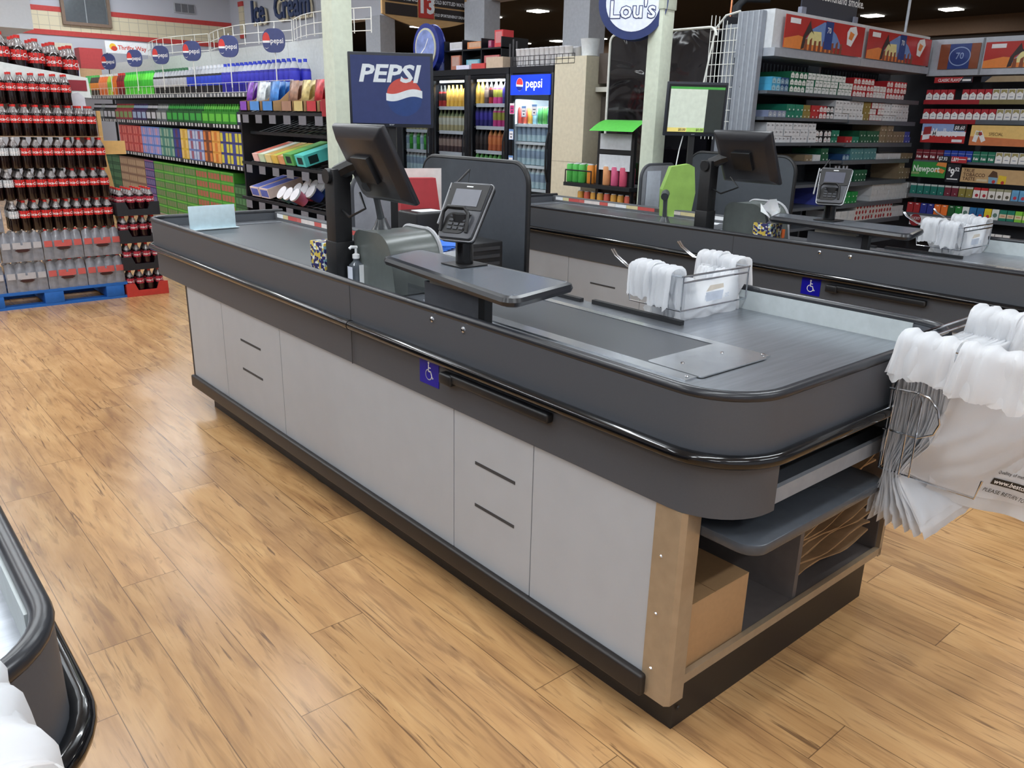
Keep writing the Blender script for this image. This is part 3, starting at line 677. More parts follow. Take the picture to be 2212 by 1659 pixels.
t = thing('clear_bin', 'clear plastic tray beside the scanner hood under the raised shelf', 'tray', (0.18, 1.36, 0.876))
g = glass('clear_plastic', (.88, .88, .9))
part('tray_wall', MB().box(0, .2, 0, .003, 0, .07).box(0, .003, 0, .16, 0, .07).box(.197, .2, 0, .16, 0, .07), g, t)
single('document_holder', MB().prism_y([(0, 0), (.20, 0), (.17, .22), (0, .22)], 0, .05), rgb(170, 52, 58), 'red folder in a tray standing behind the register monitor', 'folder', (0.70, 2.36, 1.02), -.3)
single('paper_sheet', MB().box(0, .2, 0, .002, 0, .25), rgb(222, 218, 214), 'cream paper sheets standing behind the red folder', 'paper', (0.74, 2.42, 1.03), -.3)
t = thing('receipt_printer', 'black receipt printer beside the red folder', 'printer', (0.66, 2.17, 0.897), 0)
part('body', MB().box(0, .18, 0, .16, 0, .205), BLACK, t, bev=.01); part('receipt', MB().box(.03, .14, .01, .09, .206, .209), WHITE, t)
t = thing('cash_drawer', 'black cash drawer unit with ribbed front under the blue papers', 'cash drawer', (0.80, 2.0, 0.802), 0)
part('drawer_body', MB().box(0, .22, 0, .30, 0, .17), BLACK, t, bev=.004)
for k in range(4): part('vent_rib', MB().box(.02, .20, -.004, 0, .03+k*.035, .045+k*.035), rgb(50, 52, 56), t)
bl = mat('blue_paper', (44, 108, 206), .5)
for k in range(5):
    o = single('blue_leaflet', MB().box(-.1, .1, -.075, .075, 0, .002), bl, 'bright blue leaflet in the fanned pile beside the card terminal', 'leaflet', (0.64+.008*k, 1.99+.006*k, 0.973+.004*k), .5+.12*k, 'fanned blue leaflets')
single('white_tray', MB().box(-.12, .12, -.1, .1, 0, .095), rgb(214, 218, 224), 'white tray under the fanned blue leaflets', 'tray', (0.64, 1.99, 0.876), .3)
# divider board on the belt
t = thing('lane_sign', 'blank pale blue white plastic sign standing at the far end of the belt', 'sign', (0.15, 3.60, 0.90), 0.08)
part('upright', MB().box(0, .265, 0, .004, 0, .125), mat('pale_acrylic', (196, 216, 224), .3), t, bev=.001); part('foot', MB().box(0, .27, -.03, .03, -.001, .003), mat('pale_acrylic', (196, 216, 224), .3), t)
single('marker_box', MB().box(0, .03, 0, .04, 0, .08), rgb(226, 106, 44), 'small orange box beside the tissue box on the farther counter', 'box', (2.72, 1.60, .877))
single('receipt_paper', MB().box(0, .16, 0, .14, 0, .003), rgb(222, 224, 228), 'white paper sheet lying on the farther counter beside the scanner', 'paper', (3.02, 2.25, .894), .4)
# papers and bag beside lane 2's board
single('green_bag', MB().prism_y([(0, 0), (.20, .0), (.22, .16), (.20, .33), (.16, .35), (.04, .33), (-.01, .18)], 0, .07), mat('lime_bag', (140, 178, 84), .6, var=.1, scale=12, bump=.4), 'lime green shopping bag hanging beside the receipt screen pole', 'bag', (3.04, 2.72, .90), -.6)
single('notice_sheet', MB().box(0, .15, 0, .002, 0, .28), rgb(206, 212, 226), 'white notice sheet taped on the grey board behind the green bag', 'paper', (2.3644+.84, 3.015, .90), 0)
single('blue_tray', MB().box(0, .08, 0, .05, 0, .05), rgb(36, 96, 180), 'small blue box behind the farther register monitor', 'box', (3.05, 1.95, .92))
single('cable', MB().tube([(0, 0, .0), (.01, .01, .12), (.03, .01, .22), (.05, 0, .32)], .004, 6), WHITE, 'white cable hanging from the receipt screen', 'cable', (3.20, 2.76, 1.12), smooth=True)

# ------------------------------------------------------------------ plastic bags on wire racks
def bag_mesh(wd, drop, seed, flare=0.0, fold=0.03, rough=1.0, ncol=40, nrow=26, wrap=.05):
    rr = random.Random(seed); ox = rr.random()*50
    vs = []; 
    for j in range(nrow+1):
        v = j/nrow
        for i in range(ncol+1):
            u = i/ncol; au = abs(u-.5)*2
            hz = min(1, max(0, (au-.42)/.16)); hz = hz*hz*(3-2*hz)
            top = -.07*(1-hz)-.02*(1-au)
            zz = top*(1-v)-v*(drop+.015*math.sin(u*9+seed))
            xx = (u-.5)*wd*(1+flare*v*v)
            pl = max(0, (au-.5)*2)
            amp = .010*rough+.010*pl
            yy = noise.noise(Vector((u*5+ox, v*4, seed)))*.030*rough+amp*math.sin(u*95+seed*2+noise.noise(Vector((u*3, v*3, ox)))*7)*pl+.012*rough*noise.noise(Vector((u*14+ox, v*9, seed)))
            zz += .012*noise.noise(Vector((u*11, v*8, ox)))*rough
            if hz > .5 and v < .18:       # the handle folds over the arm
                k = (1-v/.18); yy += .004*math.sin(k*9+seed); zz += .016*math.sin(k*PI)
                xx += (-1 if u < .5 else 1)*wrap*math.sin(k*PI*.5)*(hz-.5)*2
                zz -= max(0, k-.5)*wrap*1.1
            vs.append((xx, yy, zz))
    fs = [(j*(ncol+1)+i, j*(ncol+1)+i+1, (j+1)*(ncol+1)+i+1, (j+1)*(ncol+1)+i) for j in range(nrow) for i in range(ncol)]
    return MB().add(vs, fs)
def drape_mesh(seed, ln=.12, drop=.10, half=.036, k=0):
    # a bunch of bag handles folded over an arm that runs along y
    rr = random.Random(seed); vs = []; n = 34; prof = []
    for j in range(6): prof.append((-half*(1.0+.12*(5-j)/5), -drop*(1-j/5)))
    for j in range(1, 6): a = PI-PI*j/6; prof.append((half*math.cos(a), half*.55*math.sin(a)))
    for j in range(6): prof.append((half*(1.0+.12*j/5), -drop*j/5*.9))
    m = len(prof)
    for i in range(n+1):
        a = i/n; w1 = .0045*math.sin(i*.62+seed+1.5*math.sin(i*.21))+.0008*rr.uniform(-1, 1); lowj = rr.uniform(-.002, .002)+.022*noise.noise(Vector((a*4, seed, 1)))
        for j, (x, z) in enumerate(prof):
            dn = abs(z)/drop if z < 0 else 0
            sg = -1 if x < 0 else 1
            vs.append((x+sg*(w1+.010*noise.noise(Vector((a*3+seed, z*12, sg*3)))+k*.003), (a-.5)*ln*(1+.18*dn*math.sin(seed)), z+k*.002+lowj*dn+.004*math.sin(i*.6+seed)*(1-dn)))
    return MB().add(vs, [(i*m+j, i*m+j+1, (i+1)*m+j+1, (i+1)*m+j) for i in range(n) for j in range(m-1)])
def drapes(base, xs, y0, y1, drop, half, lab, grp, seed, nb=2):
    for si, x in enumerate(xs):
        for q in range(nb):
            ln = (y1-y0)/nb
            for k in range(2):
                o = part('plastic_bag', drape_mesh(seed+si*17+q*5+k, ln*1.05, drop*(1-.12*q+.05*k), half, k), BAG, smooth=True, fix=False)
                o.location = Vector(base)+Vector((x, y0+ln*(q+.5), .004+.006*q)); o.rotation_euler = (.05*math.sin(seed+q*2), 0, .10*math.sin(q*3+seed+si))
                tag(o, lab, 'bag', grp)
def bag_rack(label, loc, rz, span, arm, low):
    t = thing('bag_rack', label, 'bag rack', loc, rz, 'wire bag racks')
    h = span/2
    for s in (-1, 1):
        for d in (-.006, .006):
            part('arm', MB().tube([(s*h+d, 0, 0), (s*h+d, arm*.8, .0), (s*h+d, arm, .03), (s*h+d, arm+.02, .05)], .0035, 6), CHROME, t, smooth=True)
    fr = MB().tube([(-h, 0, 0), (-h, 0, -low), (h, 0, -low), (h, 0, 0)], .003, 6, closed=False)
    part('back_frame', fr, CHROME, t, smooth=True)
    for s in (-1, 1): part('base_wire', MB().tube([(s*h, 0, -low), (s*h, arm*.75, -low), (s*h, arm*.78, -low+.05)], .003, 6), CHROME, t, smooth=True)
    part('top_bar', MB().tube([(-h, 0, 0), (h, 0, 0)], .0035, 6).tube([(-h, 0, -.02), (h, 0, -.02)], .0035, 6), CHROME, t, smooth=True)
    return t
BPRINT = [rgb(120, 126, 140)]
def fill_rack(loc, rz, span, n, arm, drop, group, label, seed0, far_print=None, wfac=1.0):
    protos = [part('plastic_bag', bag_mesh(span*wfac, drop, seed0+k, rough=1.0), BAG, smooth=True, fix=False) for k in range(4)]
    R = Matrix.Rotation(rz, 4, 'Z')
    for k in range(n):
        o = protos[k] if k < 4 else protos[k % 4].copy()
        if k >= 4: C.objects.link(o)
        o['category'] = 'bag'; y = .015+(arm*.8)*k/n
        p = R @ Vector((.006*math.sin(k*2.3), y, .012*abs(math.sin(k*1.7)))); o.location = Vector(loc)+p; o.rotation_euler = (.04*math.sin(k*3), 0, rz+.06*math.sin(k*1.3))
        tag(o, label, 'bag', group)
    return protos
# racks in the wells on the cashier side
def well_rack(off, first, lab_rack, where, seed):
    base = Vector((.93, .745, 1.03))+off
    rk = bag_rack(lab_rack, base, 0, .37, .30, .115) if first is None else copy_tree(first, loc=base, label=lab_rack, group='wire bag racks')
    for k in range(9):
        o = part('plastic_bag', bag_mesh(.36, .27, seed+k, rough=.35, wrap=.0, nrow=14, ncol=30), BAG, smooth=True, fix=False)
        o.location = base+Vector((0, .02+.017*k, -.004)); tag(o, 'white plastic bag body hanging between the rack arms of the %s counter' % where, 'bag', 'bags on the rack of the %s counter' % where)
    drapes(base, (-.185, .185), .02, .20, .105, .040, 'white bag handles bunched over a rack arm of the %s counter' % where, 'bag handles on the rack of the %s counter' % where, seed)
    t = thing('plastic_bag', 'white bag with faded blue and tan print behind the rack bars, %s counter' % where, 'bag', base+Vector((0, .012, 0)))
    n = 14; vs = [(-.15+.30*i/n, .006*math.sin(i*.9), -.02-.26*j/8-.012*(1-abs(2*i/n-1))*(j == 0)) for j in range(9) for i in range(n+1)]
    part('bag_sheet', MB().add(vs, [(j*(n+1)+i, j*(n+1)+i+1, (j+1)*(n+1)+i+1, (j+1)*(n+1)+i) for j in range(8) for i in range(n)]), BAG, t, smooth=True, fix=False)
    m = MB().poly([(-.05, -.065), (.05, -.060), (.045, -.045), (-.03, -.045)], 1, -.009).poly([(-.05, -.068), (.05, -.068), (.045, -.10), (-.045, -.10)], 0, -.009)
    m.text('mark', -.055, -.095, .04, 0, y=-.0095); m.text('at', .06, -.095, .03, 0, y=-.0095)
    part('bag_print', m, [rgb(196, 204, 218), rgb(214, 204, 190)], t, fix=False)
    return rk
RK = well_rack(Vector((0, 0, 0)), None, 'chrome wire bag rack hooked on the steel edge of the nearest counter', 'nearest', 10)
well_rack(OFF2, RK, 'chrome wire bag rack on the counter before the cigarette shelves', 'farther', 40)
# rack on the near end of the counter
base = Vector((.86, -.02, 1.0))
t = bag_rack('chrome wire bag rack on the near end of the nearest counter', base, PI, .42, .32, .35)
part('side_loop', MB().tube([(.225, .0, -.125), (.225, .07, -.12), (.225, .10, -.125), (.225, .125, -.15), (.225, .135, -.185), (.225, .125, -.215), (.225, .09, -.235), (.225, 0, -.235)], .003, 6), CHROME, t, smooth=True)
part('side_loop', MB().tube([(.228, .06, -.345), (.228, .062, -.14), (.228, .072, -.115), (.228, .085, -.14), (.228, .087, -.345)], .0022, 6), CHROME, t, smooth=True)
part('side_loop', MB().tube([(.228, .012, -.335), (.228, .02, -.07)], .0022, 6), CHROME, t, smooth=True)
for k in range(20):
    n, m_ = 26, 24; vs = []; f = k/19; rr = random.Random(k+900)
    for j in range(m_+1):
        v = j/m_; z = -.03-(.45+.02*math.sin(k*2.1))*v
        pinch = math.exp(-((v-.72)/.22)**2); yy = -.012-.125*f*(1-.62*pinch)+(.0 if v < .72 else -.05*(f-.35)*(v-.72)/.28)
        for i in range(n+1):
            u = i/n; xl = -.215-.012*rr.random()*(v > .9)-.030*math.sin(v*PI)*0+.02*pinch*0-.03*max(0, v-.7)
            x = xl+(.42-.0)*u+.008*noise.noise(Vector((v*5, k, 2)))
            vs.append((x, yy+.006*noise.noise(Vector((u*4, v*6, k*.7)))+.0035*math.sin(v*22+k)*noise.noise(Vector((k, v*3, 5))), z+.008*noise.noise(Vector((u*9, k, v*2)))*(v > .9)))
    o = part('plastic_bag', MB().add(vs, [(j*(n+1)+i, j*(n+1)+i+1, (j+1)*(n+1)+i+1, (j+1)*(n+1)+i) for j in range(m_) for i in range(n)]), BAG, smooth=True, fix=False)
    o.location = base; tag(o, 'white plastic bag in the thick pleated pile at the right edge', 'bag', 'pleated bags at the near end of the counter')
drapes(base, (-.21,), -.14, -.01, .085, .045, 'white bag handles folded over the near arm of the end rack', 'bag handles on the near arm of the end rack', 71, 1)
drapes(base, (-.21,), -.30, -.155, .10, .040, 'white bag handles folded over the tip of the end rack arm', 'bag handles at the tip of the end rack arm', 83, 1)
drapes(base, (.21,), -.26, -.02, .09, .05, 'white bag handles folded over the far arm of the end rack', 'bag handles on the far arm of the end rack', 95, 2)
# front bag, with print, pulled towards the camera
def fb(A, B, C_, D, bulge, seed):
    A, B, C_, D = [Vector(q) for q in (A, B, C_, D)]
    nrm = Vector((-.35, -.9, .1))
    def f(u, v):
        p = (A*(1-u)+B*u)*(1-v)+(C_*(1-u)+D*u)*v
        b = math.sin(PI*min(1, v*1.02))*(.25+.75*math.sin(PI*min(1, u*.9+.1)))
        fold = .022*noise.noise(Vector(((u+v*.8)*3.2, (v-u*.5)*2.2, seed)))+.010*noise.noise(Vector(((u+v)*8, (v-u)*4, seed+3)))
        return p+nrm*(bulge*b+fold)+Vector((0, 0, -.012*math.sin(u*PI*2)*v))
    return f
fbag = fb((.645, -.165, .955), (1.10, -.345, 1.0), (.665, -.085, .655), (1.14, -.32, .455), .05, 4)
fbk = fb((.66, -.17, .93), (1.10, -.34, .98), (.74, -.11, .60), (1.15, -.30, .405), .02, 9)
def grid(f, nc, nr): 
    vs = [tuple(f(i/nc, j/nr)) for j in range(nr+1) for i in range(nc+1)]
    return MB().add(vs, [(j*(nc+1)+i, j*(nc+1)+i+1, (j+1)*(nc+1)+i+1, (j+1)*(nc+1)+i) for j in range(nr) for i in range(nc)])
single('plastic_bag', grid(fbk, 40, 36), BAG, 'plain white plastic bag whose bottom edge shows below the printed one', 'bag', smooth=True, fix=False)
def printed(txts):
    out = MB(); W_, H_ = .50, .42
    for (txt, u, v, size, rot, mi, bold, lift) in txts:
        t = MB()
        if txt.startswith('#'):
            wq, hq = [float(a) for a in txt[1:].split(',')]; N = 24
            for i in range(N): t.poly([(wq*i/N, 0), (wq*(i+1)/N, 0), (wq*(i+1)/N, hq), (wq*i/N, hq)], 0, 0)
        else: t.text(txt, 0, 0, size, 0, y=0, bold=bold)
        vs = []
        for a, _, b in t.v:
            c, s_ = math.cos(rot), math.sin(rot); X, Z = a*c-b*s_, a*s_+b*c
            p = fbag(u+X/W_, v-Z/H_); vs.append((p.x-.0012*lift, p.y-.0018*lift, p.z))
        out.add(vs, t.f, mi)
    return out
tb = thing('plastic_bag', 'large white plastic bag facing the camera with yellow and black print', 'bag', (0, 0, 0), 0)
part('bag_sheet', grid(fbag, 44, 40), BAG, tb, smooth=True, fix=False)
pr_ = printed([('Quality of materials', .50, .80, .013, -.10, 0, .01, 1), ('#.26,.020', .49, .885, 0, -.10, 2, 0, 1), ('www.bestchoice.com', .50, .875, .019, -.10, 1, .02, 2), ('PLEASE RETURN TO A', .47, .945, .016, -.10, 0, .005, 1),
               ('#.13,.075', .64, .66, 0, .1, 3, 0, 1), ('#.06,.05', .65, .68, 0, .3, 2, 0, 2), ('#.03,.05', .76, .60, 0, .3, 2, 0, 2)])
part('bag_print', pr_, [rgb(50, 50, 50), rgb(238, 240, 242), rgb(30, 30, 30), mat('print_yellow', (214, 196, 40), .5)], tb, fix=False)
# lower left counter: rack and a few bags
b0 = Vector((-1.553, -.05, .99))
bag_rack('chrome wire bag rack on the near end of the lower left counter', b0, PI, .40, .30, .35)
for k in range(4):
    o = part('plastic_bag', bag_mesh(.40, .40, 300+k, rough=.3, wrap=0, nrow=14, ncol=26), BAG, smooth=True, fix=False); o.location = b0+Vector((0, -.03-.04*k, 0)); tag(o, 'white plastic bag hanging at the lower left corner', 'bag', 'bags at the lower left')
drapes(b0, (.185,), -.20, -.02, .115, .04, 'white bag handles folded over the rack arm at the lower left corner', 'bag handles at the lower left', 51, 1)

# goods in the open end of the nearest counter
t = thing('cardboard_box', 'brown cardboard box standing in the open end of the nearest counter', 'box', (.062, .148, .165))
part('box_body', MB().box(0, .30, 0, .36, 0, .19), CARD, t, bev=.001)
part('box_flap', MB().box(.0, .149, .0, .36, .1905, .1925), CARD, t); part('box_flap', MB().box(.151, .30, .0, .36, .1905, .1925), CARD, t)
rr = random.Random(5)
for k in range(26):
    mb = MB(); wv = .016
    L_ = .40; D = .30; n = 10
    vs = []
    for i in range(n+1):
        for j in range(3):
            vs.append((i/n*L_, j/2*D, .012*math.sin(i*.7+k)+.004*rr.random()))
    m0 = len(vs); vs += [(a, b, c+.003+.004*rr.random()) for a, b, c in vs]
    fs = [(i*3+j, (i+1)*3+j, (i+1)*3+j+1, i*3+j+1) for i in range(n) for j in range(2)]; fs += [tuple(v+m0 for v in f[::-1]) for f in fs]
    fs += [(i*3, i*3+m0, (i+1)*3+m0, (i+1)*3) for i in range(n)]
    mb.add(vs, fs)
    o = part('paper_bag', mb, KRAFT, smooth=False)
    z = .19+k*.0125; tilt = (-.10-.018*k) if k < 14 else (-.42+.012*(k-14))
    o.location = (.675+rr.random()*.01, .17+rr.random()*.03, min(z+.02, .46)); o.rotation_euler = (0, tilt*.55, rr.uniform(-.06, .06))
    tag(o, 'folded brown paper bag in the crammed stack in the open end of the counter', 'paper bag', 'folded brown paper bags')

# ------------------------------------------------------------------ bottle prototypes
CLR_GLINT = mat('clear_neck_glint', (128, 122, 122), .12, coat=.8, var=.3, scale=60)  # grey stands in for clear plastic; small bottles' whitish highlights painted in too
COLA = mat('dark_cola', (26, 14, 14), .12, coat=.5); REDL = mat('red_label', (200, 42, 40), .4); REDC = mat('red_cap', (206, 44, 40), .4)
SILV = mat('silver_label', (196, 200, 204), .35); BLK = mat('black_cap', (20, 20, 20), .4); WL = mat('white_print', (235, 230, 230), .5)
def bottle_mb(h, r, seg=12, cap=True):
    b = MB().lathe([(r*.9, 0, 0), (r, h*.04, 0), (r*.93, h*.30, 0), (r, h*.42, 0), (r, h*.66, 0), (r*.86, h*.74, 1), (r*.75, h*.78, 1), (r*.38, h*.90, 1), (r*.36, h*.94, 1)], seg)
    return b
def cola_bottle(name, h, r, body, lab, cap, cat='bottle', prn=WL):
    t = bpy.data.objects.new(name, None); C.objects.link(t); t.empty_display_size = .03; t['category'] = cat
    part('bottle_body', bottle_mb(h, r), [body, CLR_GLINT], t, smooth=True)
    lb = MB().lathe([(r*1.015, h*.42, 0), (r*1.015, h*.66, 0)], 14)
    lt = MB().text('Coca-Cola', 0, 0, .5, 1, y=0, align='CENTER', shear=.2, bold=.02); sz = h*.21
    lb.add([(r*1.035*math.sin(x*2*sz*.62/r), -r*1.035*math.cos(x*2*sz*.62/r), h*.49+z*2*sz*.62) for x, _, z in lt.v], lt.f, 1)
    part('label', lb, [lab, prn], t, smooth=True)
    part('cap', MB().lathe([(r*.40, h*.93, 0), (r*.40, h, 0)], 12), cap, t, smooth=True)
    return Proto(t)
def simple_bottle(name, h, r, cols, seg=8, shape=0):
    mats = [rgb(*c) if isinstance(c, tuple) else c for c in cols]   # body, label, cap
    if shape == 0: mb = MB().lathe([(r*.95, 0, 0), (r, h*.05, 0), (r*.92, h*.28, 1), (r*1.01, h*.34, 1), (r*1.01, h*.62, 0), (r*.88, h*.70, 3), (r*.7, h*.78, 3), (r*.36, h*.90, 2), (r*.36, h, 2)], seg)
    else: mb = MB().lathe([(r*.9, 0, 0), (r, h*.04, 1), (r, h*.9, 0), (r*.8, h*.97, 2), (r*.78, h, 2)], seg)
    return protoM(name, mb, mats, 'bottle' if shape == 0 else 'can', smooth=True)

# ---------------- cola pallet display
BLUEP = mat('blue_pallet_wood', (26, 96, 176), .6, bump=.2)
t = thing('pallet', 'blue wooden pallet under the cola display', 'pallet', (-.44, 6.36, 0))
for x in (-.0, .42, .88): part('stringer', MB().box(x-.08, x+.06, 0, 1.0, .02, .11), BLUEP, t, bev=.004)
for k in range(5): part('deck_board', MB().box(-.14, .97, .0+k*.22, .12+k*.22, .11, .13), BLUEP, t)
part('bottom_board', MB().box(-.14, .97, 0, .10, 0, .02), BLUEP, t)
part('bottom_board', MB().box(-.14, .97, .45, .55, 0, .02), BLUEP, t)
SHR = mat('shrink_wrap', (128, 130, 138), .22, coat=.6, var=.15, scale=25, bump=.5); HOLE = mat('wrap_opening', (56, 24, 24), .5)
def wrap_pack(lab, cap):
    t = bpy.data.objects.new('bottle_multipack', None); C.objects.link(t); t['category'] = 'multipack'
    vs = []; nx, nz = 32, 10
    mb = MB(); wd, h, d = .285, .228, .20
    def topz(x): return h-.026+.024*abs(math.sin((x/wd+.5)*4*PI))
    for y in (0, d):
        for i in range(nx+1):
            x = -wd/2+wd*i/nx
            for j in range(nz+1):
                f = j/nz; z = f*topz(x); vs.append((x*(1-.05*max(0, f-.6)), y+(.022*max(0, f-.55)/.45+.016*(1-abs(math.sin((x/wd+.5)*4*PI)))*(.6+.8*max(0, f-.5)))*(1 if y == 0 else -1), z))
    N = (nx+1)*(nz+1); q = nz+1
    fs = []; 
    for s in (0, N):
        for i in range(nx):
            for j in range(nz): fs.append((s+i*q+j, s+(i+1)*q+j, s+(i+1)*q+j+1, s+i*q+j+1))
    for i in range(nx): fs += [(i*q+nz, (i+1)*q+nz, N+(i+1)*q+nz, N+i*q+nz), (i*q, (i+1)*q, N+(i+1)*q, N+i*q)]
    for j in range(nz): fs += [(j, j+1, N+j+1, N+j), (nx*q+j, nx*q+j+1, N+nx*q+j+1, N+nx*q+j)]
    mb.add(vs, fs); part('shrink_wrap', mb, SHR, t, smooth=True)
    lb = MB()
    for k in range(4): 
        x = -.1425+.285*(k+.5)/4; lb.poly([(x-.028, .10), (x+.028, .10), (x+.028, .148), (x-.028, .148)], 0, -.002)
    part('label_row', lb, lab, t)
    part('hand_hole', MB().poly([(-.055, .088), (-.03, .075), (.03, .075), (.055, .088), (.035, .098), (-.035, .098)], 0, -.004).poly([(-.045, .098), (.045, .098), (.03, .128), (-.03, .128)], 1, -.004), [HOLE, lab], t)
    for k in range(4): part('cap', MB().lathe([(.013, .222, 0), (.013, .234, 0)], 8, (-.1425+.285*(k+.5)/4, .035, 0)), cap, t)
    return Proto(t)
PKR = wrap_pack(mat('wrapped_red', (196, 92, 88), .4), REDC); PKS = wrap_pack(mat('wrapped_silver', (178, 176, 180), .35), rgb(190, 190, 194))
y0 = 6.37
LW = ['bottom', 'second', 'third']
for r in range(3):
    z = .131+.236*r
    for k, x in enumerate((-.42, -.125, .175, .40)):
        if r == 2 and k >= 1: continue
        if k == 3: x = .455-.06+.01
        silver = (k <= 1) or (r < 2 and k == 0)
        x = (-.415, -.12, .17, .46)[k] if r < 2 else (-.36,)[0]
        if k == 1 and r < 2: silver = True
        (PKS if silver else PKR).put((x-.08, y0+.0, z), ('grey shrink-wrapped pack with silver labels in the %s layer of the pallet' if silver else 'grey shrink-wrapped pack with red labels in the %s layer of the pallet') % LW[r], ('silver' if silver else 'red')+' shrink-wrapped packs in the %s layer' % LW[r])
single('tier_sheet', MB().box(-.50, .50, 0, .7, 0, .003), CARD, 'thin cardboard sheet between bottle layers of the pallet', 'sheet', (0, 6.39, 1.302))
B1 = cola_bottle('cola_bottle', .228, .035, COLA, REDL, REDC); B2 = cola_bottle('cola_bottle', .228, .035, COLA, SILV, rgb(200, 200, 204))
B3 = cola_bottle('cola_bottle', .228, .035, COLA, REDL, BLK)
NAMES = {0: 'third', 1: 'fourth', 2: 'fifth', 3: 'sixth'}
for r in range(4):
    z = (.603, .836, 1.069, 1.306)[r]
    n = 12
    rows = 2 if r >= 2 else 3
    for j in range(rows if r < 3 else 3):
        for k in range(n):
            x = .465-k*.0755-(.03 if r == 3 else 0)
            if r == 0 and x < -.25: continue
            if x < -.46: continue
            sil = x < (-.15, -.15, -.13, -.17)[r]; bk = (r in (1, 2)) and x < .17 and not sil
            P_ = B2 if sil else (B3 if bk else B1)
            kind = 'silver-labelled' if sil else ('black-capped red-labelled' if bk else 'red-capped')
            P_.put((x, y0+.035+j*.075+(.03 if r == 3 else 0), z), '%s cola bottle in the %s layer of the pallet display' % (kind, NAMES[r]), '%s cola bottles in the %s layer of the pallet' % (kind, NAMES[r]))
for j in range(2):
    for k in range(7): B1.put((.30-k*.0755, y0+.14+j*.076, 1.536), 'red-capped cola bottle on top of the pallet display under the white canopy', 'cola bottles on top of the pallet')
# board edge beside the pallet
WOODY = mat('light_wood_board', (216, 174, 108), .5)
single('display_board', MB().prism_y([(.0, 0), (.05, 0), (-.03, .62), (-.03, .95), (-.06, .95), (-.06, .3)], 0, .02), WOODY, 'pale wooden edge board rising right of the cola pallet', 'board', (.62, 6.75, .55))
single('display_board', MB().box(0, .17, 0, .02, 0, .11), WOODY, 'pale wooden crosspiece right of the cola pallet', 'board', (.60, 6.80, 1.15))
# ---------------- stacked crates beside the pallet
def crate(col):
    t = bpy.data.objects.new('bottle_crate', None); C.objects.link(t); t['category'] = 'crate'
    m = mat('crate_%d' % col[0], col, .5); pts = [(0, 0), (.34, 0), (.34, .11), (.27, .11), (.245, .05), (.095, .05), (.07, .11), (0, .11)]
    part('front_wall', MB().prism_y(pts, 0, .012), m, t); part('back_wall', MB().prism_y(pts, .44, .452), m, t)
    part('side_wall', MB().box(0, .012, .012, .44, 0, .10), m, t); part('side_wall', MB().box(.328, .34, .012, .44, 0, .10), m, t)
    part('tray_floor', MB().box(.012, .328, .012, .44, 0, .02), m, t)
    return Proto(t)
CR, CB = crate((188, 56, 48)), crate((34, 36, 42))
B4 = cola_bottle('cola_bottle', .198, .031, mat('cherry_cola', (34, 12, 18), .12, coat=.5), mat('maroon_label', (172, 44, 62), .4), REDC)
for k in range(4):
    z = .001+.226*k; (CR if k == 0 else CB).put((.515, 6.34, z), ['red plastic bottle crate on the floor beside the blue pallet', 'lowest black bottle crate in the stack above the red one', 'second black bottle crate in the stack above the red one', 'topmost black bottle crate in the stack beside the pallet'][k], 'stacked bottle crates beside the pallet')
    for j in range(2 if k < 3 else 4):
        for i in range(4): B4.put((.565+i*.078, 6.39+j*.075, z+.021), 'small maroon-labelled cola bottle in the %s crate' % ('red', 'lowest black', 'second black', 'topmost black')[k], 'cola bottles in the %s crate' % ('red', 'lowest black', 'second black', 'topmost black')[k])
# ---------------- white canopy fixture with two-litre bottles
t = thing('display_canopy', 'white sloping canopy shelf over the cola pallet', 'display fixture', (-.30, 6.60, 0))
WC = mat('white_fixture', (214, 220, 218), .5)
sl = -.145
def slope(x): return 1.865+sl*x
part('canopy_front', MB().prism_y([(.05, slope(.05)-.0), (.79, slope(.79)), (.80, 1.60), (.66, 1.60), (.66, 1.655), (.30, 1.70), (.20, 1.62), (.05, 1.58)], 0, .02), WC, t)
part('canopy_shelf', MB().add([(.0, .02, slope(0)-.10), (.79, .02, slope(.79)-.10), (.79, .84, slope(.79)-.10), (0, .84, slope(0)-.10), (.0, .02, slope(0)-.08), (.79, .02, slope(.79)-.08), (.79, .84, slope(.79)-.08), (0, .84, slope(0)-.08)], [(0, 3, 2, 1), (4, 5, 6, 7), (0, 1, 5, 4), (1, 2, 6, 5), (2, 3, 7, 6), (3, 0, 4, 7)]), WC, t)
part('side_board', MB().prism_y([(.62, .95), (.76, .95), (.745, 1.60), (.70, 1.64), (.64, 1.62)], -.02, .0), rgb(206, 206, 214), t)
part('red_sign', MB().box(.645, .775, -.004, 0, 1.65, 1.73), mat('dark_red_sign', (136, 40, 52), .4), t)
part('canopy_post', MB().box(0.0, .05, .79, .83, 0, 1.76), CREAM, t); part('canopy_post', MB().box(.74, .79, .79, .83, 0, 1.65), rgb(40, 42, 48), t)
part('back_board', MB().box(.05, .76, .55, .56, 1.3, 1.83), rgb(96, 96, 94), t)
B5 = cola_bottle('large_cola_bottle', .31, .056, COLA, REDL, REDC); 
for j in range(3):
    for k in range(6):
        x = -.19+k*.118; B5.put((x, 6.685+j*.118, slope(x+.30+.056)-.078), 'large two-litre style cola bottle with red cap standing on the white canopy', 'large cola bottles on the white canopy')
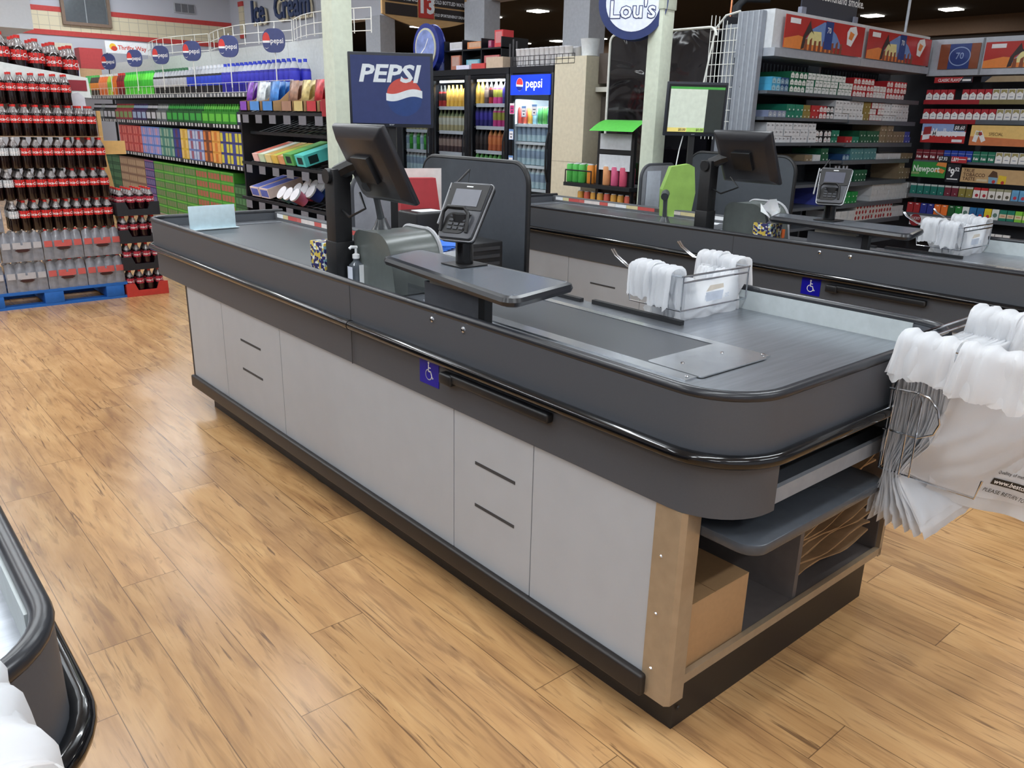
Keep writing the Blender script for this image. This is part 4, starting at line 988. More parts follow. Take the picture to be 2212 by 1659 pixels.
# ---------------- boxes stacked on top between the canopy and the soda shelves
rr = random.Random(9)
for k, (px, y, z, w_, h_, c) in enumerate(((2.05, 13.6, 2.02, .42, .20, (222, 224, 228)), (2.05, 13.6, 1.80, .46, .20, (196, 204, 214)), (2.55, 13.7, 1.80, .38, .18, (216, 214, 214)), (2.52, 13.8, 2.02, .34, .14, (190, 150, 112)), (2.08, 13.65, 2.222, .34, .30, (200, 196, 180)), (2.55, 13.8, 2.162, .36, .32, (180, 64, 66)))):
    single('stock_box', MB().box(0, w_, 0, .3, 0, h_), rgb(*c), ['white printed box, upper of two at the far left end of the soda shelves', 'pale blue box under the white one at the far left end', 'grey white box right of the pale blue one at the far left end', 'brown carton above the grey white box at the far left end', 'cream bag-like box with dark print near the store sign', 'red balloon-coloured package left of the store sign'][k], 'box', (px-.1, y+.9, z))
t = thing('store_sign', 'white sign with red lettering and yellow sun over the far left shelves', 'sign', (2.92, 14.9, 2.44), 0)
part('sign_board', MB().box(0, .74, 0, .04, 0, .19), WHITE, t); m = MB(); m.disc(.12, .10, .055, 1, -.001); m.disc(.14, .075, .04, 0, -.0015, rx=.05); m.text('Thrifty Way', .20, .065, .095, 0, bold=.02)
part('sign_lettering', m, [mat('orange_red', (206, 70, 52), .5), mat('sun_yellow', (236, 190, 60), .5)], t, fix=False)
part('sign_post', MB().box(.02, .05, .02, .05, -2.44, 0), BLACK, t)

# ------------------------------------------------------------------ soda aisle (front plane x = 2.42, seen from -x)
SX = 2.42
TAGM = MB().box(-.003, 0, 0, .035, .003, .04).mesh('price_tag', [rgb(206, 208, 210)])
def at(x, y, z): return (x, y, z)
AY0, AY1 = 6.9, 14.7
ORD = ['nearest', 'second nearest', 'third nearest', 'middle', 'third from the far end', 'second farthest', 'farthest']
for i in range(7):
    a = AY0+i*(AY1-AY0)/7; b = AY0+(i+1)*(AY1-AY0)/7
    t = thing('gondola_shelf_unit', 'black shelf unit of the soft drink aisle, %s one of seven' % ORD[i], 'shelf unit', (SX, a, 0), 0, 'soft drink aisle shelf units')
    L_ = b-a-.004
    part('back_panel', MB().box(.50, .53, 0, L_, 0, 1.72), SHELFB, t)
    part('high_back_panel', MB().box(.50, .53, 0, L_, 1.72, 2.26), mat('pale_back_panel', (200, 204, 202), .6), t)
    part('base_shelf', MB().box(.02, .5, 0, L_, 0, .12), rgb(150, 140, 122), t)
    for z, nm in ((.885, 0), (1.34, 0), (1.68, 0)):
        part('shelf', MB().box(0, .5, 0, L_, z, z+.045), SHELFG if z > 1.6 else SHELFB, t)
        rr = random.Random(i*7+int(z*10))
        for k in range(10): 
            y = .06+k*.105+rr.random()*.03
            if y < L_-.06: part('price_tag', TAGM, [], t, loc=(0, y, z))
    wf = MB()
    for z in (1.73, 1.83): wf.tube([(0, 0, z), (0, L_, z)], .003, 5)
    for k in range(6): wf.tube([(0, k*L_/6+.02, 1.73), (0, k*L_/6+.02, 1.83)], .003, 5)
    part('wire_front', wf, WIREW, t)
# curved wire baskets on the top of the aisle
for i, (a, b) in enumerate(((6.3, 7.9), (7.95, 10.3), (10.35, 12.8))):
    m = MB(); L_ = b-a
    for z, o in ((2.28, 0), (2.38, .0), (2.48, 0)):
        m.tube([(.55-.35*math.sin(PI*k/12)*.5, a+L_*k/12, z) for k in range(13)], .005, 5)
    for k in range(9):
        x = .55-.175*math.sin(PI*k/8); m.tube([(x, a+L_*k/8, 2.26), (x, a+L_*k/8, 2.48)], .005, 5)
    single('wire_basket', m, WIREW, 'white bowed wire basket on top of the soft drink aisle, %s' % ('nearest, behind the cream post', 'middle one', 'farthest one')[i], 'basket', (SX-.02, 0, 0), group='white wire baskets on the aisle top')
# round soda signs on sticks
PEPB = mat('pepsi_disc_blue', (62, 72, 122), .4); PR_ = mat('pepsi_red', (206, 60, 56), .4)
dm = bpy.data.objects.new('hanging_disc_sign', None); C.objects.link(dm); dm['category'] = 'sign'
dd = MB(); dd.prism_y(rpath([(-.125, -.11), (.125, -.11), (.125, .11), (-.125, .11)], [.09]*4, 6), 0, .012); part('disc', dd, PEPB, dm)
fm_ = MB(); fm_.text('pepsi', -.035, -.025, .072, 0, bold=.01); fm_.disc(-.08, .0, .075, 0, -.001, rx=.042)
fm_.poly([(-.08+.042*math.cos(a), .075*math.sin(a)) for a in [PI*k/10 for k in range(11)]], 1, -.0015); fm_.poly([(-.08+.042*math.cos(a), -.02+.05*math.sin(a)) for a in [PI+PI*k/10 for k in range(11)]], 2, -.0015)
part('sign_print', fm_, [WHITE, PR_, PEPB], dm, fix=False); part('stick', MB().tube([(.0, .02, -.42), (0, .02, .13)], .006, 6), WIREW, dm)
DP = Proto(dm)
for k, y in enumerate((7.186, 8.315, 9.412, 10.515, 11.591, 12.833)):
    DP.put((SX-.05, y, 2.195), 'round blue soda sign on a stick above the aisle, %s' % ('nearest and largest', 'second nearest', 'third nearest', 'third from the far end', 'second farthest', 'farthest, beside the boxes')[k], 'round soda signs above the aisle', FX+.55)
# two-litre bottles on the top shelf
G2 = [ # (y from, y to, body, label, cap)
 (6.95, 8.75, (30, 28, 150), (52, 54, 190), (40, 60, 190)), (8.75, 9.9, (24, 22, 30), (40, 70, 200), (210, 214, 220)), (9.9, 11.2, (26, 26, 28), (180, 184, 192), (60, 120, 80)),
 (11.2, 12.5, (90, 210, 60), (60, 180, 50), (50, 170, 70)), (12.5, 12.85, (110, 24, 30), (150, 30, 34), (200, 50, 46)), (12.85, 13.1, (220, 110, 40), (226, 130, 50), (230, 232, 232)), (13.1, 13.35, (190, 214, 70), (130, 200, 70), (230, 232, 232)),
 (13.35, 13.85, (230, 120, 60), (236, 150, 110), (230, 232, 232)), (13.85, 14.3, (70, 60, 50), (226, 140, 60), (90, 190, 90)), (14.3, 14.65, (60, 160, 80), (150, 200, 90), (70, 170, 90))]
CN = ['blue', 'dark cola blue-labelled', 'dark silver-labelled', 'bright green', 'dark red', 'orange', 'lime', 'peach', 'brown orange-labelled', 'green']
for gi, (a, b, c1, c2, c3) in enumerate(G2):
    P_ = simple_bottle('large_soda_bottle', .31, .053, (c1, c2, c3, (176, 180, 188) if gi in (0, 1, 2) else c1), 10)  # silvery shoulder paints the clear neck and white highlights onto dark bottles
    for j in range(2 if gi < 4 else 1):
        y = a+.06
        while y < b:
            P_.put((SX+.07+j*.12, y, 1.726), 'large %s soda bottle on the top shelf of the soft drink aisle' % CN[gi], '%s soda bottles on the aisle top shelf' % CN[gi]); y += .115
# carrier packs on the second shelf, can packs on the third, cases below
def sixpack(name, c1, c2, w_=.2, h_=.22, d_=.15, cat='multipack'):
    mb = MB().box(-w_/2, w_/2, 0, d_, 0, h_*.62, 0)
    n = 3
    for k in range(n): mb.lathe([(w_/n*.42, h_*.6, 0), (w_/n*.42, h_*.74, 1), (w_/n*.2, h_*.9, 2), (w_/n*.2, h_, 2)], 8, (-w_/2+w_/n*(k+.5), d_*.3, 0))
    mb.poly([(-w_*.4, h_*.12), (w_*.4, h_*.12), (w_*.4, h_*.5), (-w_*.4, h_*.5)], 1, -.001)
    return protoM(name, mb, [rgb(*c1), rgb(*c2), rgb(*c1)], cat)
SP = [('dark green', (20, 84, 36), (52, 160, 60)), ('bright green', (40, 130, 30), (96, 190, 60)), ('white and navy', (30, 32, 70), (206, 208, 214)), ('black and white', (24, 24, 26), (190, 192, 200)), ('purple', (54, 30, 84), (150, 170, 200)), ('red and green', (150, 50, 60), (120, 150, 90)), ('grey', (90, 96, 100), (170, 176, 176))]
pat = [3]*6+[2]*7+[1]*5+[0]*6+[6, 6, 3, 3, 4, 4, 4, 5, 5, 5, 5, 3, 3, 3, 6, 3, 3]
PP = [sixpack('bottle_multipack', a, b) for _, a, b in SP]
y = 6.95
for k in pat[6:]:
    PP[k].put((SX+.03, y+.1, 1.386), 'pack of %s soda bottles on the second shelf of the soft drink aisle' % SP[k][0], '%s bottle packs on the second aisle shelf' % SP[k][0], FX); y += .212
    if y > 14.5: break
def canpack(c1, c2, c3):
    mb = MB().box(-.13, .13, 0, .40, 0, .122, 0)
    for k in range(3): mb.poly([(-.125+.085*k, .012), (-.05+.085*k, .012), (-.05+.085*k, .108), (-.125+.085*k, .108)], 1+(k % 2), -.001)
    return protoM('can_multipack', mb, [rgb(*c1), rgb(*c2), rgb(*c3)], 'multipack')
CP = [('orange red', (206, 84, 44), (222, 120, 70), (190, 60, 40)), ('yellow and navy', (60, 62, 120), (206, 196, 70), (60, 70, 150)), ('orange', (214, 150, 60), (226, 170, 90), (206, 120, 50)), ('brown orange', (120, 70, 40), (206, 120, 60), (110, 60, 36)), ('pale blue', (110, 130, 190), (180, 190, 214), (150, 90, 110)), ('yellow', (214, 180, 60), (222, 190, 110), (200, 160, 70)), ('navy', (40, 50, 110), (50, 60, 140), (90, 50, 90)), ('teal', (60, 120, 110), (140, 170, 150), (70, 130, 120)), ('light blue', (90, 130, 206), (150, 150, 206), (190, 150, 180)), ('red', (190, 70, 66), (206, 110, 100), (170, 60, 60))]
CPP = [canpack(a, b, c) for _, a, b, c in CP]
seq = [0, 1, 1, 0, 1, 1, 2, 3, 4, 3, 5, 5, 6, 7, 7, 8, 8, 8, 8, 9, 9]
y = 8.3
yy = []
for i, k in enumerate([1, 1, 0, 0]*2+[1, 1, 1, 2, 3, 4, 4, 5, 6, 7, 7, 8, 8, 8, 9, 9, 9, 9]): yy.append((6.0+i*.268, k))
for (y, k) in yy:
    if y > 13.9: break
    if y < 6.95: continue
    for r in range(3): CPP[k].put((SX+.02, y+.13, .931+r*.124), '%s case of soda cans on the third shelf of the soft drink aisle' % CP[k][0], '%s can cases on the third aisle shelf' % CP[k][0], FX)
def case(c1, c2, c3):
    mb = MB().box(-.20, .20, 0, .30, 0, .118, 0)
    mb.poly([(-.2, .10), (.2, .10), (.2, .118), (-.2, .118)], 1, -.001)
    for k in range(4): mb.poly([(-.19+.095*k, .015), (-.11+.095*k, .015), (-.11+.095*k, .085), (-.19+.095*k, .085)], 2, -.001)
    return protoM('drink_case', mb, [rgb(*c1), rgb(*c2), rgb(*c3)], 'case')
CS = [('purple blue', (52, 40, 110), (150, 90, 140), (110, 100, 150)), ('bright green', (62, 138, 50), (104, 180, 66), (116, 128, 88)), ('green and red', (66, 146, 50), (90, 176, 60), (168, 96, 76)), ('brown', (150, 120, 96), (120, 90, 70), (176, 150, 120)), ('dark green', (24, 70, 36), (30, 90, 46), (70, 120, 76))]
CSP = [case(a, b, c) for _, a, b, c in CS]
for i in range(19):
    y = 6.2+i*.41
    if y < 6.9: continue
    k = [0, 0, 0, 0, 4, 4, 2, 2, 2, 1, 1, 1, 1, 0, 3, 3, 3, 4, 4][i]
    for r in range(6 if i > 5 else 5):
        CSP[k].put((SX+.03, y+.2, .121+r*.119), '%s case of canned drinks in the floor-level stacks of the soft drink aisle' % CS[k][0], '%s cases in the floor-level stacks' % CS[k][0], FX)

# ------------------------------------------------------------------ black candy rack at the end of the counter
RX, RY0, RY1 = 1.10, 3.70, 5.12
t = thing('candy_rack', 'black wire-shelf candy rack behind the far end of the nearest counter', 'rack', (RX, 0, 0))
part('back_panel', MB().box(.42, .45, RY0, RY1, 0, 1.72), SHELFB, t)
part('end_panel', MB().prism_y([(0, 0), (.45, 0), (.45, 1.70), (.30, 1.70), (.06, 1.50), (0, 1.40)], RY0-.03, RY0), SHELFB, t, bev=.01)
part('end_panel', MB().box(.02, .45, RY1, RY1+.02, 0, 1.55), SHELFB, t)
part('base', MB().box(.02, .45, RY0, RY1, 0, .75), SHELFB, t)
for z, x0 in ((1.50, .0), (1.365, .08), (1.155, .0), (.905, -.02)):
    m = MB(); m.box(x0, x0+.012, RY0, RY1, z-.0, z+.02)
    for k in range(16): m.tube([(x0+.005, RY0+.04+k*.09, z), (.42, RY0+.04+k*.09, z+.10)], .003, 4)
    for k in range(5): m.tube([(x0+.08+k*.075, RY0, z+.018+k*.018), (x0+.08+k*.075, RY1, z+.018+k*.018)], .003, 4)
    part('wire_shelf', m, mat('dark_wire', (52, 56, 60), .35, .5), t)
    if z != 1.365:
        for k in range(6): part('price_tag', MB().box(x0-.012, x0-.009, RY0+.12+k*.22, RY0+.22+k*.22, z-.055, z-.0), rgb(112, 112, 120), t)
# candy boxes, display trays and tubs
def tilted(name, mb, mats, label, cat, y, z, x=RX+.02, tilt=-.28, rz=0.0, group=None, **k):
    o = single(name, mb, mats, label, cat, (x, y, z), 0, group, **k); o.rotation_euler = (0, tilt, rz); return o
cb = [((240, 196, 190), (230, 120, 96), 'pink and white'), ((206, 224, 190), (240, 240, 230), 'pale green'), ((236, 214, 150), (220, 170, 90), 'pale yellow'), ((226, 190, 90), (190, 210, 90), 'yellow'), ((222, 160, 110), (240, 232, 210), 'orange and white')]
for k, (a, b, nm) in enumerate(cb):
    m = MB().box(0, .30, 0, .085, 0, .055, 0).box(.02, .28, .01, .075, .0551, .0556, 1)
    tilted('candy_box', m, [rgb(*a), rgb(*b)], '%s candy box lying on the middle shelf of the candy rack' % nm, 'candy box', 4.86-k*.105, 1.182, group='candy boxes on the middle rack shelf')
m = MB().box(0, .30, 0, .13, 0, .075, 0).poly([(.03, .01), (.1, .01), (.1, .06), (.03, .06)], 1, -.001); m.box(-.001, 0, .03, .10, .015, .06, 1)
for k, (c, nm) in enumerate((((96, 170, 90), 'green and orange'), ((92, 208, 200), 'turquoise'))):
    tilted('candy_box', m, [rgb(*c), rgb(20, 50, 50)], '%s candy box at the right of the middle shelf of the candy rack' % nm, 'candy box', 4.30-k*.17, 1.182, group='large candy boxes on the middle rack shelf')
for k in range(2):
    tilted('candy_tray', MB().box(0, .28, 0, .14, 0, .07, 0).box(-.001, .0, .01, .13, .01, .06, 1).box(.01, .27, .01, .13, .0701, .0706, 1), [rgb(236, 214, 206), rgb(96, 110, 190)], 'white and blue open candy tray on the lower shelf of the candy rack, %s' % ('left' if k == 0 else 'right'), 'candy tray', 4.88-k*.16, .93)
tubc = [(90, 160, 170), (100, 150, 200), (230, 120, 150), (210, 70, 90), (220, 90, 130), (60, 80, 170), (120, 180, 190), (230, 140, 150), (60, 110, 190)]
for k, c in enumerate(tubc):
    m = MB().lathe([(.036, 0, 0), (.046, .075, 0), (.049, .078, 1), (.049, .09, 1)], 16)
    r, q = divmod(k, 3)
    tilted('candy_tub', m, [rgb(*c), rgb(226, 224, 230)], 'round gum tub with coloured side on the lower shelf of the candy rack, number %d from the left end' % (k+1) if False else 'round gum tub with a white lid on the lower shelf of the candy rack', 'tub', 4.48-q*.10-.04*(r % 2), .945+r*.022, x=RX+.07+r*.095, tilt=-.95, group='gum tubs on the lower rack shelf', smooth=True)
# bagged candy in cut cardboard trays on the top shelf
tr_ = [((120, 60, 170), 'purple', 5.02, .12), ((70, 130, 200), 'blue and white', 4.83, .16), ((60, 124, 196), 'light blue', 4.62, .16), ((150, 112, 92), 'silver brown', 4.33, .15), ((190, 170, 110), 'gold silver', 4.16, .13), ((176, 40, 48), 'red and silver', 3.98, .13), ((150, 26, 40), 'dark red', 3.82, .10)]
for k, (c, nm, y, wd) in enumerate(tr_):
    t = thing('candy_tray', 'cut cardboard tray of %s candy bags atop the candy rack' % nm, 'candy tray', (RX+.0, y, 1.53), 0)
    pts = [(0, 0), (.30, 0), (.30, .20), (.20, .19), (.06, .07), (0, .06)]
    part('tray_side', MB().prism_y(pts, -wd/2, -wd/2+.005), CARD, t); part('tray_side', MB().prism_y(pts, wd/2-.005, wd/2), CARD, t)
    part('tray_front', MB().box(0, .005, -wd/2, wd/2, 0, .06), rgb(*[min(255, v+10) for v in c]), t)
    for q in range(5):
        mb = MB(); n = 6; vs = []
        for i in range(n+1):
            for j in range(n+1):
                a, b = i/n, j/n; vs.append((.04+q*.045+.03*b-.018*math.sin(PI*a)*math.sin(PI*b)+.05*(1-b)*0, -wd/2+.01+(wd-.02)*a, .02+.17*b))
        fs = [(i*(n+1)+j, (i+1)*(n+1)+j, (i+1)*(n+1)+j+1, i*(n+1)+j+1) for i in range(n) for j in range(n)]
        mb.add(vs, fs, 0); mb.M = Matrix.Identity(4)
        o = part('candy_bag', mb, mat('bag_'+nm.replace(' ', '_'), c if k != 1 else (206, 214, 226), .25, .3, var=.5, scale=25), t, smooth=True, fix=False)
single('candy_box', MB().box(0, .03, -.05, .05, 0, .10, 0).text('XL', 0, 0, .01), [rgb(150, 24, 36)], 'dark red candy box at the right end of the candy rack top shelf', 'candy box', (RX-.03, 3.74, 1.50))

# ------------------------------------------------------------------ upright coolers (front plane x = 4.0)
CX = 4.0
BLKM = mat('black_cooler', (20, 22, 28), .3)
GL = glass('cooler_glass', (.86, .88, .9))
LED = mat('cooler_led', (230, 240, 245), .5, emit=5)
drink = [((150, 30, 28), (40, 16, 14), (20, 20, 20), 'cola'), ((206, 160, 60), (214, 170, 80), (190, 140, 40), 'golden'), ((170, 160, 120), (190, 190, 176), (120, 130, 90), 'pale tea'), ((80, 60, 60), (150, 130, 120), (60, 50, 50), 'brown'), ((70, 84, 130), (180, 184, 200), (90, 90, 140), 'silver blue'), ((196, 60, 130), (150, 150, 60), (210, 200, 190), 'pink'), ((40, 36, 110), (60, 50, 150), (30, 30, 60), 'violet'), ((40, 30, 30), (60, 50, 48), (20, 20, 20), 'dark'), ((190, 100, 60), (206, 120, 70), (200, 130, 70), 'orange'), ((40, 130, 40), (70, 170, 60), (120, 200, 110), 'green'), ((190, 214, 220), (150, 170, 190), (210, 214, 216), 'clear water')]
DB = [simple_bottle('drink_bottle', .215, .031, (a, b, c), 8) for a, b, c, _ in drink]
def cooler(y0, wd, label, rows, sign=False):
    t = thing('drinks_cooler', label, 'cooler', (CX, y0, 0), 0, 'upright drinks coolers')
    H = 1.99
    part('cabinet_side', MB().box(.03, .70, 0, .03, 0, H), BLKM, t); part('cabinet_side', MB().box(.03, .70, wd-.03, wd, 0, H), BLKM, t)
    part('cabinet_back', MB().box(.67, .70, .03, wd-.03, 0, H), rgb(60, 66, 66) if not sign else rgb(206, 216, 220), t)
    part('cabinet_top', MB().box(.0, .70, 0, wd, H-.06, H), BLKM, t); part('cabinet_base', MB().box(.03, .70, .03, wd-.03, 0, .30), BLKM, t)
    part('door_frame', MB().box(0, .03, 0, .05, .12, H-.06).box(0, .03, wd-.05, wd, .12, H-.06).box(0, .03, .05, wd-.05, H-.10, H-.06).box(0, .03, .05, wd-.05, .12, .20), BLKM, t, bev=.003)
    part('door_glass', MB().box(.012, .016, .05, wd-.05, .20, (H-.10) if not sign else 1.70), GL, t)
    part('door_handle', MB().tube([(-.01, .03, .95), (-.03, .035, 1.05), (-.03, .035, 1.30), (-.01, .03, 1.40)], .010, 6), BLKM, t, smooth=True)
    part('lamp_bar', MB().box(.06, .08, .08, wd-.08, H-.12, H-.10), LED, t)
    for (z, ks) in rows:
        part('shelf', MB().box(.06, .64, .04, wd-.04, z-.02, z-.005), rgb(206, 214, 214) if sign else rgb(70, 74, 76), t)
        if not sign: part('price_rail', MB().box(.052, .06, .08, wd-.08, z-.035, z+.0), rgb(196, 200, 206), t)
        else: part('price_rail', MB().box(.052, .06, .04, wd-.04, z-.03, z-.005), rgb(220, 226, 228), t)
    return t
CN_ = ['rightmost tall cooler beside the round-logo fridge', 'middle tall cooler of the row', 'cooler behind the blue soda screen', 'leftmost cooler of the row']
ROWS = [[(1.66, [1, 1, 3, 0, 5, 5, 6]), (1.44, [6, 6, 6, 6, 5, 5, 5]), (1.20, [7, 7, 7, 8, 8, 8, 8]), (.97, [9]*7), (.74, [9, 7]*4)],
        [(1.63, [0, 0, 1, 1, 1, 1, 1, 1]), (1.38, [2]*8), (1.16, [3]*8), (.94, [4]*8), (.72, [4]*8)],
        [(1.63, [0]*8), (1.38, [2]*8), (1.16, [10, 9]*4), (.94, [10]*8), (.72, [4]*8)], [(1.63, [0]*8), (1.38, [2]*8), (1.16, [10, 9]*4), (.94, [10]*8), (.72, [4]*8)]]
RW = ['top', 'second', 'third', 'fourth', 'fifth']
for i in range(4):
    y0 = 5.52+i*.66; cooler(y0, .655, 'tall black glass-door drinks cooler, %s' % CN_[i], ROWS[i])
    for q, (z, ks) in enumerate(ROWS[i]):
        for k, d in enumerate(ks[:8]):
            DB[d].put((CX+.10, y0+.60-k*.073, z), '%s drink bottle on the %s shelf of the %s' % (drink[d][3], RW[q], CN_[i]), '%s bottles, %s shelf, %s' % (drink[d][3], RW[q], CN_[i]))
for i in range(4): area('cooler_light', (CX+.07, 5.52+i*.66+.33, 1.86), .03, .5, 5.0, (.95, 1, .95), (0, -.5, 0))
FR = [(1.49, 'cans'), (1.32, 'water'), (1.105, 'water'), (.89, 'water'), (.66, 'cans')]
t = cooler(4.885, .62, 'narrow white-lit fridge with a lit blue header sign right of the tall coolers', [(1.475, 0), (1.31, 0), (1.09, 0), (.87, 0), (.62, 0)], True)
sg = MB().box(-.012, .0, .03, .59, 1.735, 1.915); part('header_sign', sg, mat('lit_blue_header', (10, 50, 190), .4, emit=1.3, var=.25, scale=4), t)
hm = MB(); hm.text('pepsi', .0, 0, .115, 0, y=-.014, bold=.012)
hm.disc(-.085, .03, .058, 0, -.0135, rx=.05)
hm.poly([(-.085+.047*math.cos(a), .035+.052*math.sin(a)) for a in [-.2+(PI+.3)*k/12 for k in range(13)]], 1, -.0138); hm.poly([(-.085+.047*math.cos(a), .018+.045*math.sin(a)) for a in [PI+.1+(PI-.3)*k/12 for k in range(13)]], 2, -.0138)
o = part('header_lettering', hm, [mat('lit_white', (240, 244, 250), .4, emit=1.3), mat('lit_red', (214, 50, 50), .4, emit=1.1), mat('lit_dark_blue', (10, 40, 130), .4, emit=.8)], t, fix=False); o.rotation_euler = (0, 0, FX); o.location = (0, .37, 1.80)
o = part('fridge_lining', MB().box(.05, .66, .031, .035, .3, 1.7).box(.05, .66, .585, .589, .3, 1.7), rgb(206, 216, 222), t)
area('cooler_light', (CX+.06, 5.19, 1.70), .03, .45, 7.0, (.95, 1, 1), (0, -.5, 0))
cancol = [(190, 70, 60), (200, 90, 70), (206, 150, 60), (150, 190, 200), (60, 130, 70), (70, 140, 60), (60, 110, 130)]
CNM = ['red', 'coral', 'amber', 'pale blue', 'green', 'leaf green', 'teal']
CPr = [simple_bottle('drink_can', .155, .028, (c, c, (180, 184, 190)), 10, 1) for c in cancol]
for k in range(7): CPr[k].put((CX+.10, 5.44-k*.072, 1.476), 'tall %s can on the top shelf of the lit fridge' % CNM[k], rz=0)
for z, nm in ((1.311, 'second'), (1.091, 'third'), (.871, 'fourth')):
    for k in range(7): DB[10].put((CX+.10, 5.44-k*.072, z-.0), 'clear water bottle on the %s shelf of the lit fridge' % nm, 'water bottles on the %s shelf of the lit fridge' % nm)
for k in range(7): CPr[(k*3) % 7].put((CX+.10, 5.44-k*.072, .621), 'coloured bottle on the bottom shelf of the lit fridge', 'bottles on the bottom shelf of the lit fridge')
def price_card(lab, y, z, c, x=CX-.004):
    m = MB().poly([(-.035, -.05), (.035, -.05), (.035, .05), (-.035, .05)], 0, 0).poly([(-.029, -.045), (.029, -.045), (.029, .030), (-.029, .030)], 1, -.0008).poly([(-.02, .0), (.02, .0), (.02, .008), (-.02, .008)], 2, -.0012).poly([(-.012, -.03), (.012, -.03), (.012, -.018), (-.012, -.018)], 2, -.0012)
    single('price_card', m, [rgb(*c), rgb(232, 232, 236) if c[0] < 200 else rgb(200, 40, 120), rgb(60, 60, 90)], lab, 'price card', (x, y, z), FX, fix=False)
for k, (lab, y, z, c) in enumerate((('magenta price card at the upper left of the lit fridge door', 5.455, 1.61, (236, 228, 236)), ('blue bordered price card, left of the two at the top of the fridge glass', 5.28, 1.585, (110, 150, 206)), ('blue bordered price card, right of the two at the top of the fridge glass', 5.13, 1.60, (110, 150, 206)), ('blue bordered price card on the fridge frame, upper of two', 5.46, 1.37, (110, 150, 206)), ('blue bordered price card on the fridge frame, lower of two', 5.46, 1.12, (110, 150, 206)))): price_card(lab, y, z, c)
# cube shelf, toys and cups on top of the coolers
TOP = 1.99
t = thing('cube_shelf', 'black cube shelf standing on top of the drinks coolers', 'shelf', (CX+.12, 0, TOP))
m = MB()
for y in (5.78, 6.10, 6.42, 6.74): m.box(0, .35, y, y+.012, 0, .30)
m.box(0, .35, 5.78, 6.752, .19, .205).box(0, .35, 5.78, 6.752, 0, .012); part('frame', m, BLKM, t)
toys = [(5.80, .205, .13, .16, (196, 60, 64), 'red and white tall'), (5.98, .205, .05, .07, (150, 50, 90), 'maroon'), (6.12, .205, .26, .07, (206, 130, 80), 'orange and lilac'), (6.45, .205, .24, .08, (206, 206, 214), 'white and silver'),
        (5.83, .012, .24, .12, (176, 96, 96), 'red and cream'), (6.15, .012, .22, .09, (100, 160, 180), 'light blue'), (6.48, .012, .16, .14, (176, 110, 90), 'red and brown'), (6.80, .0, .16, .14, (90, 100, 150), 'navy and red'), (7.0, .0, .10, .12, (90, 150, 200), 'sky blue'), (7.3, .0, .45, .12, (60, 150, 170), 'teal and gold'), (7.85, .0, .30, .10, (180, 150, 150), 'pinkish')]
for (y, z, wd, h_, c, nm) in toys:
    m = MB().box(0, .14, 0, wd, 0, h_, 0).box(-.001, 0, wd*.12, wd*.88, h_*.25, h_*.9, 1)
    single('toy_box', m, [rgb(*c), rgb(*[int(v*.5+90) for v in c])], '%s toy box on top of the drinks coolers' % nm, 'toy box', (CX+.13 if z < .1 or y > 6.8 else CX+.15, y, TOP+z+.001))
fr_ = [(5.74, .26, .10, (190, 170, 150), 'clear and brown'), (6.02, .22, .05, (190, 60, 60), 'red low'), (6.28, .22, .04, (206, 206, 230), 'white and blue flat')]
for (y, wd, h_, c, nm) in fr_: single('toy_box', MB().box(0, .1, 0, wd, 0, h_), rgb(*c), '%s toy package at the front edge of the cooler top' % nm, 'toy box', (CX+.005, y-.12, TOP+.001))
single('tool_rack', MB().box(0, .1, 0, .14, 0, .10).box(0, .01, .0, .02, .1, .24).box(0, .01, .05, .07, .1, .26).box(0, .01, .10, .12, .1, .22), mat('striped_dark', (70, 70, 74), .4, .4), 'dark striped holder right of the toys on the cooler top', 'holder', (CX+.1, 5.52, TOP+.001))
cup = protoM('foam_cup', MB().lathe([(.026, 0, 0), (.038, .145, 0), (.041, .148, 1), (.041, .158, 1)], 14), [rgb(226, 226, 230), rgb(206, 206, 212)], 'cup', smooth=True)
for j in range(2):
    for k in range(11): cup.put((CX+.05+j*.11, 5.42-k*.067+.0, TOP+.002), 'white lidded cup in the wire tray on top of the fridge', 'white cups on top of the fridge')
m = MB()
for z in (.01, .05, .09): m.tube([(0, 4.62, z), (0, 5.47, z)], .003, 5)
for k in range(12): m.tube([(0, 4.62+k*.077, .01), (0, 4.62+k*.077, .09)], .003, 5)
single('wire_tray', m, BLKM, 'black wire tray holding the white cups', 'tray', (CX+.0, 0, TOP))
single('wide_cup', MB().lathe([(.07, 0, 0), (.085, .13, 0), (.09, .14, 0)], 16), rgb(214, 218, 222), 'wide white tub on top of the beige cabinet', 'tub', (CX+.12, 4.55, 2.06), smooth=True)
# round blue clock on the coolers, seen edge-on
t = thing('round_clock', 'round blue-rimmed clock leaning on top of the drinks coolers', 'clock', (CX+.02, 6.95, TOP+.238), FX+.12)
part('rim', MB().prism_y([(.20*math.cos(2*PI*k/32), .235*math.sin(2*PI*k/32)) for k in range(32)], 0, .10), mat('clock_blue', (26, 44, 130), .25, coat=.5), t, bev=.012)
part('inner_ring', MB().prism_y([(.165*math.cos(2*PI*k/32), .20*math.sin(2*PI*k/32)) for k in range(32)], -.012, .0), rgb(190, 190, 170), t)
part('face', MB().disc(0, 0, .18, 0, -.014, 32, .148), mat('clock_face', (130, 146, 200), .15, var=.4, scale=9), t)
part('hand', MB().stroke([(0, 0), (-.07, -.06)], .012, 0, -.017).stroke([(0, 0), (.05, .09)], .010, 0, -.017), WHITE, t)

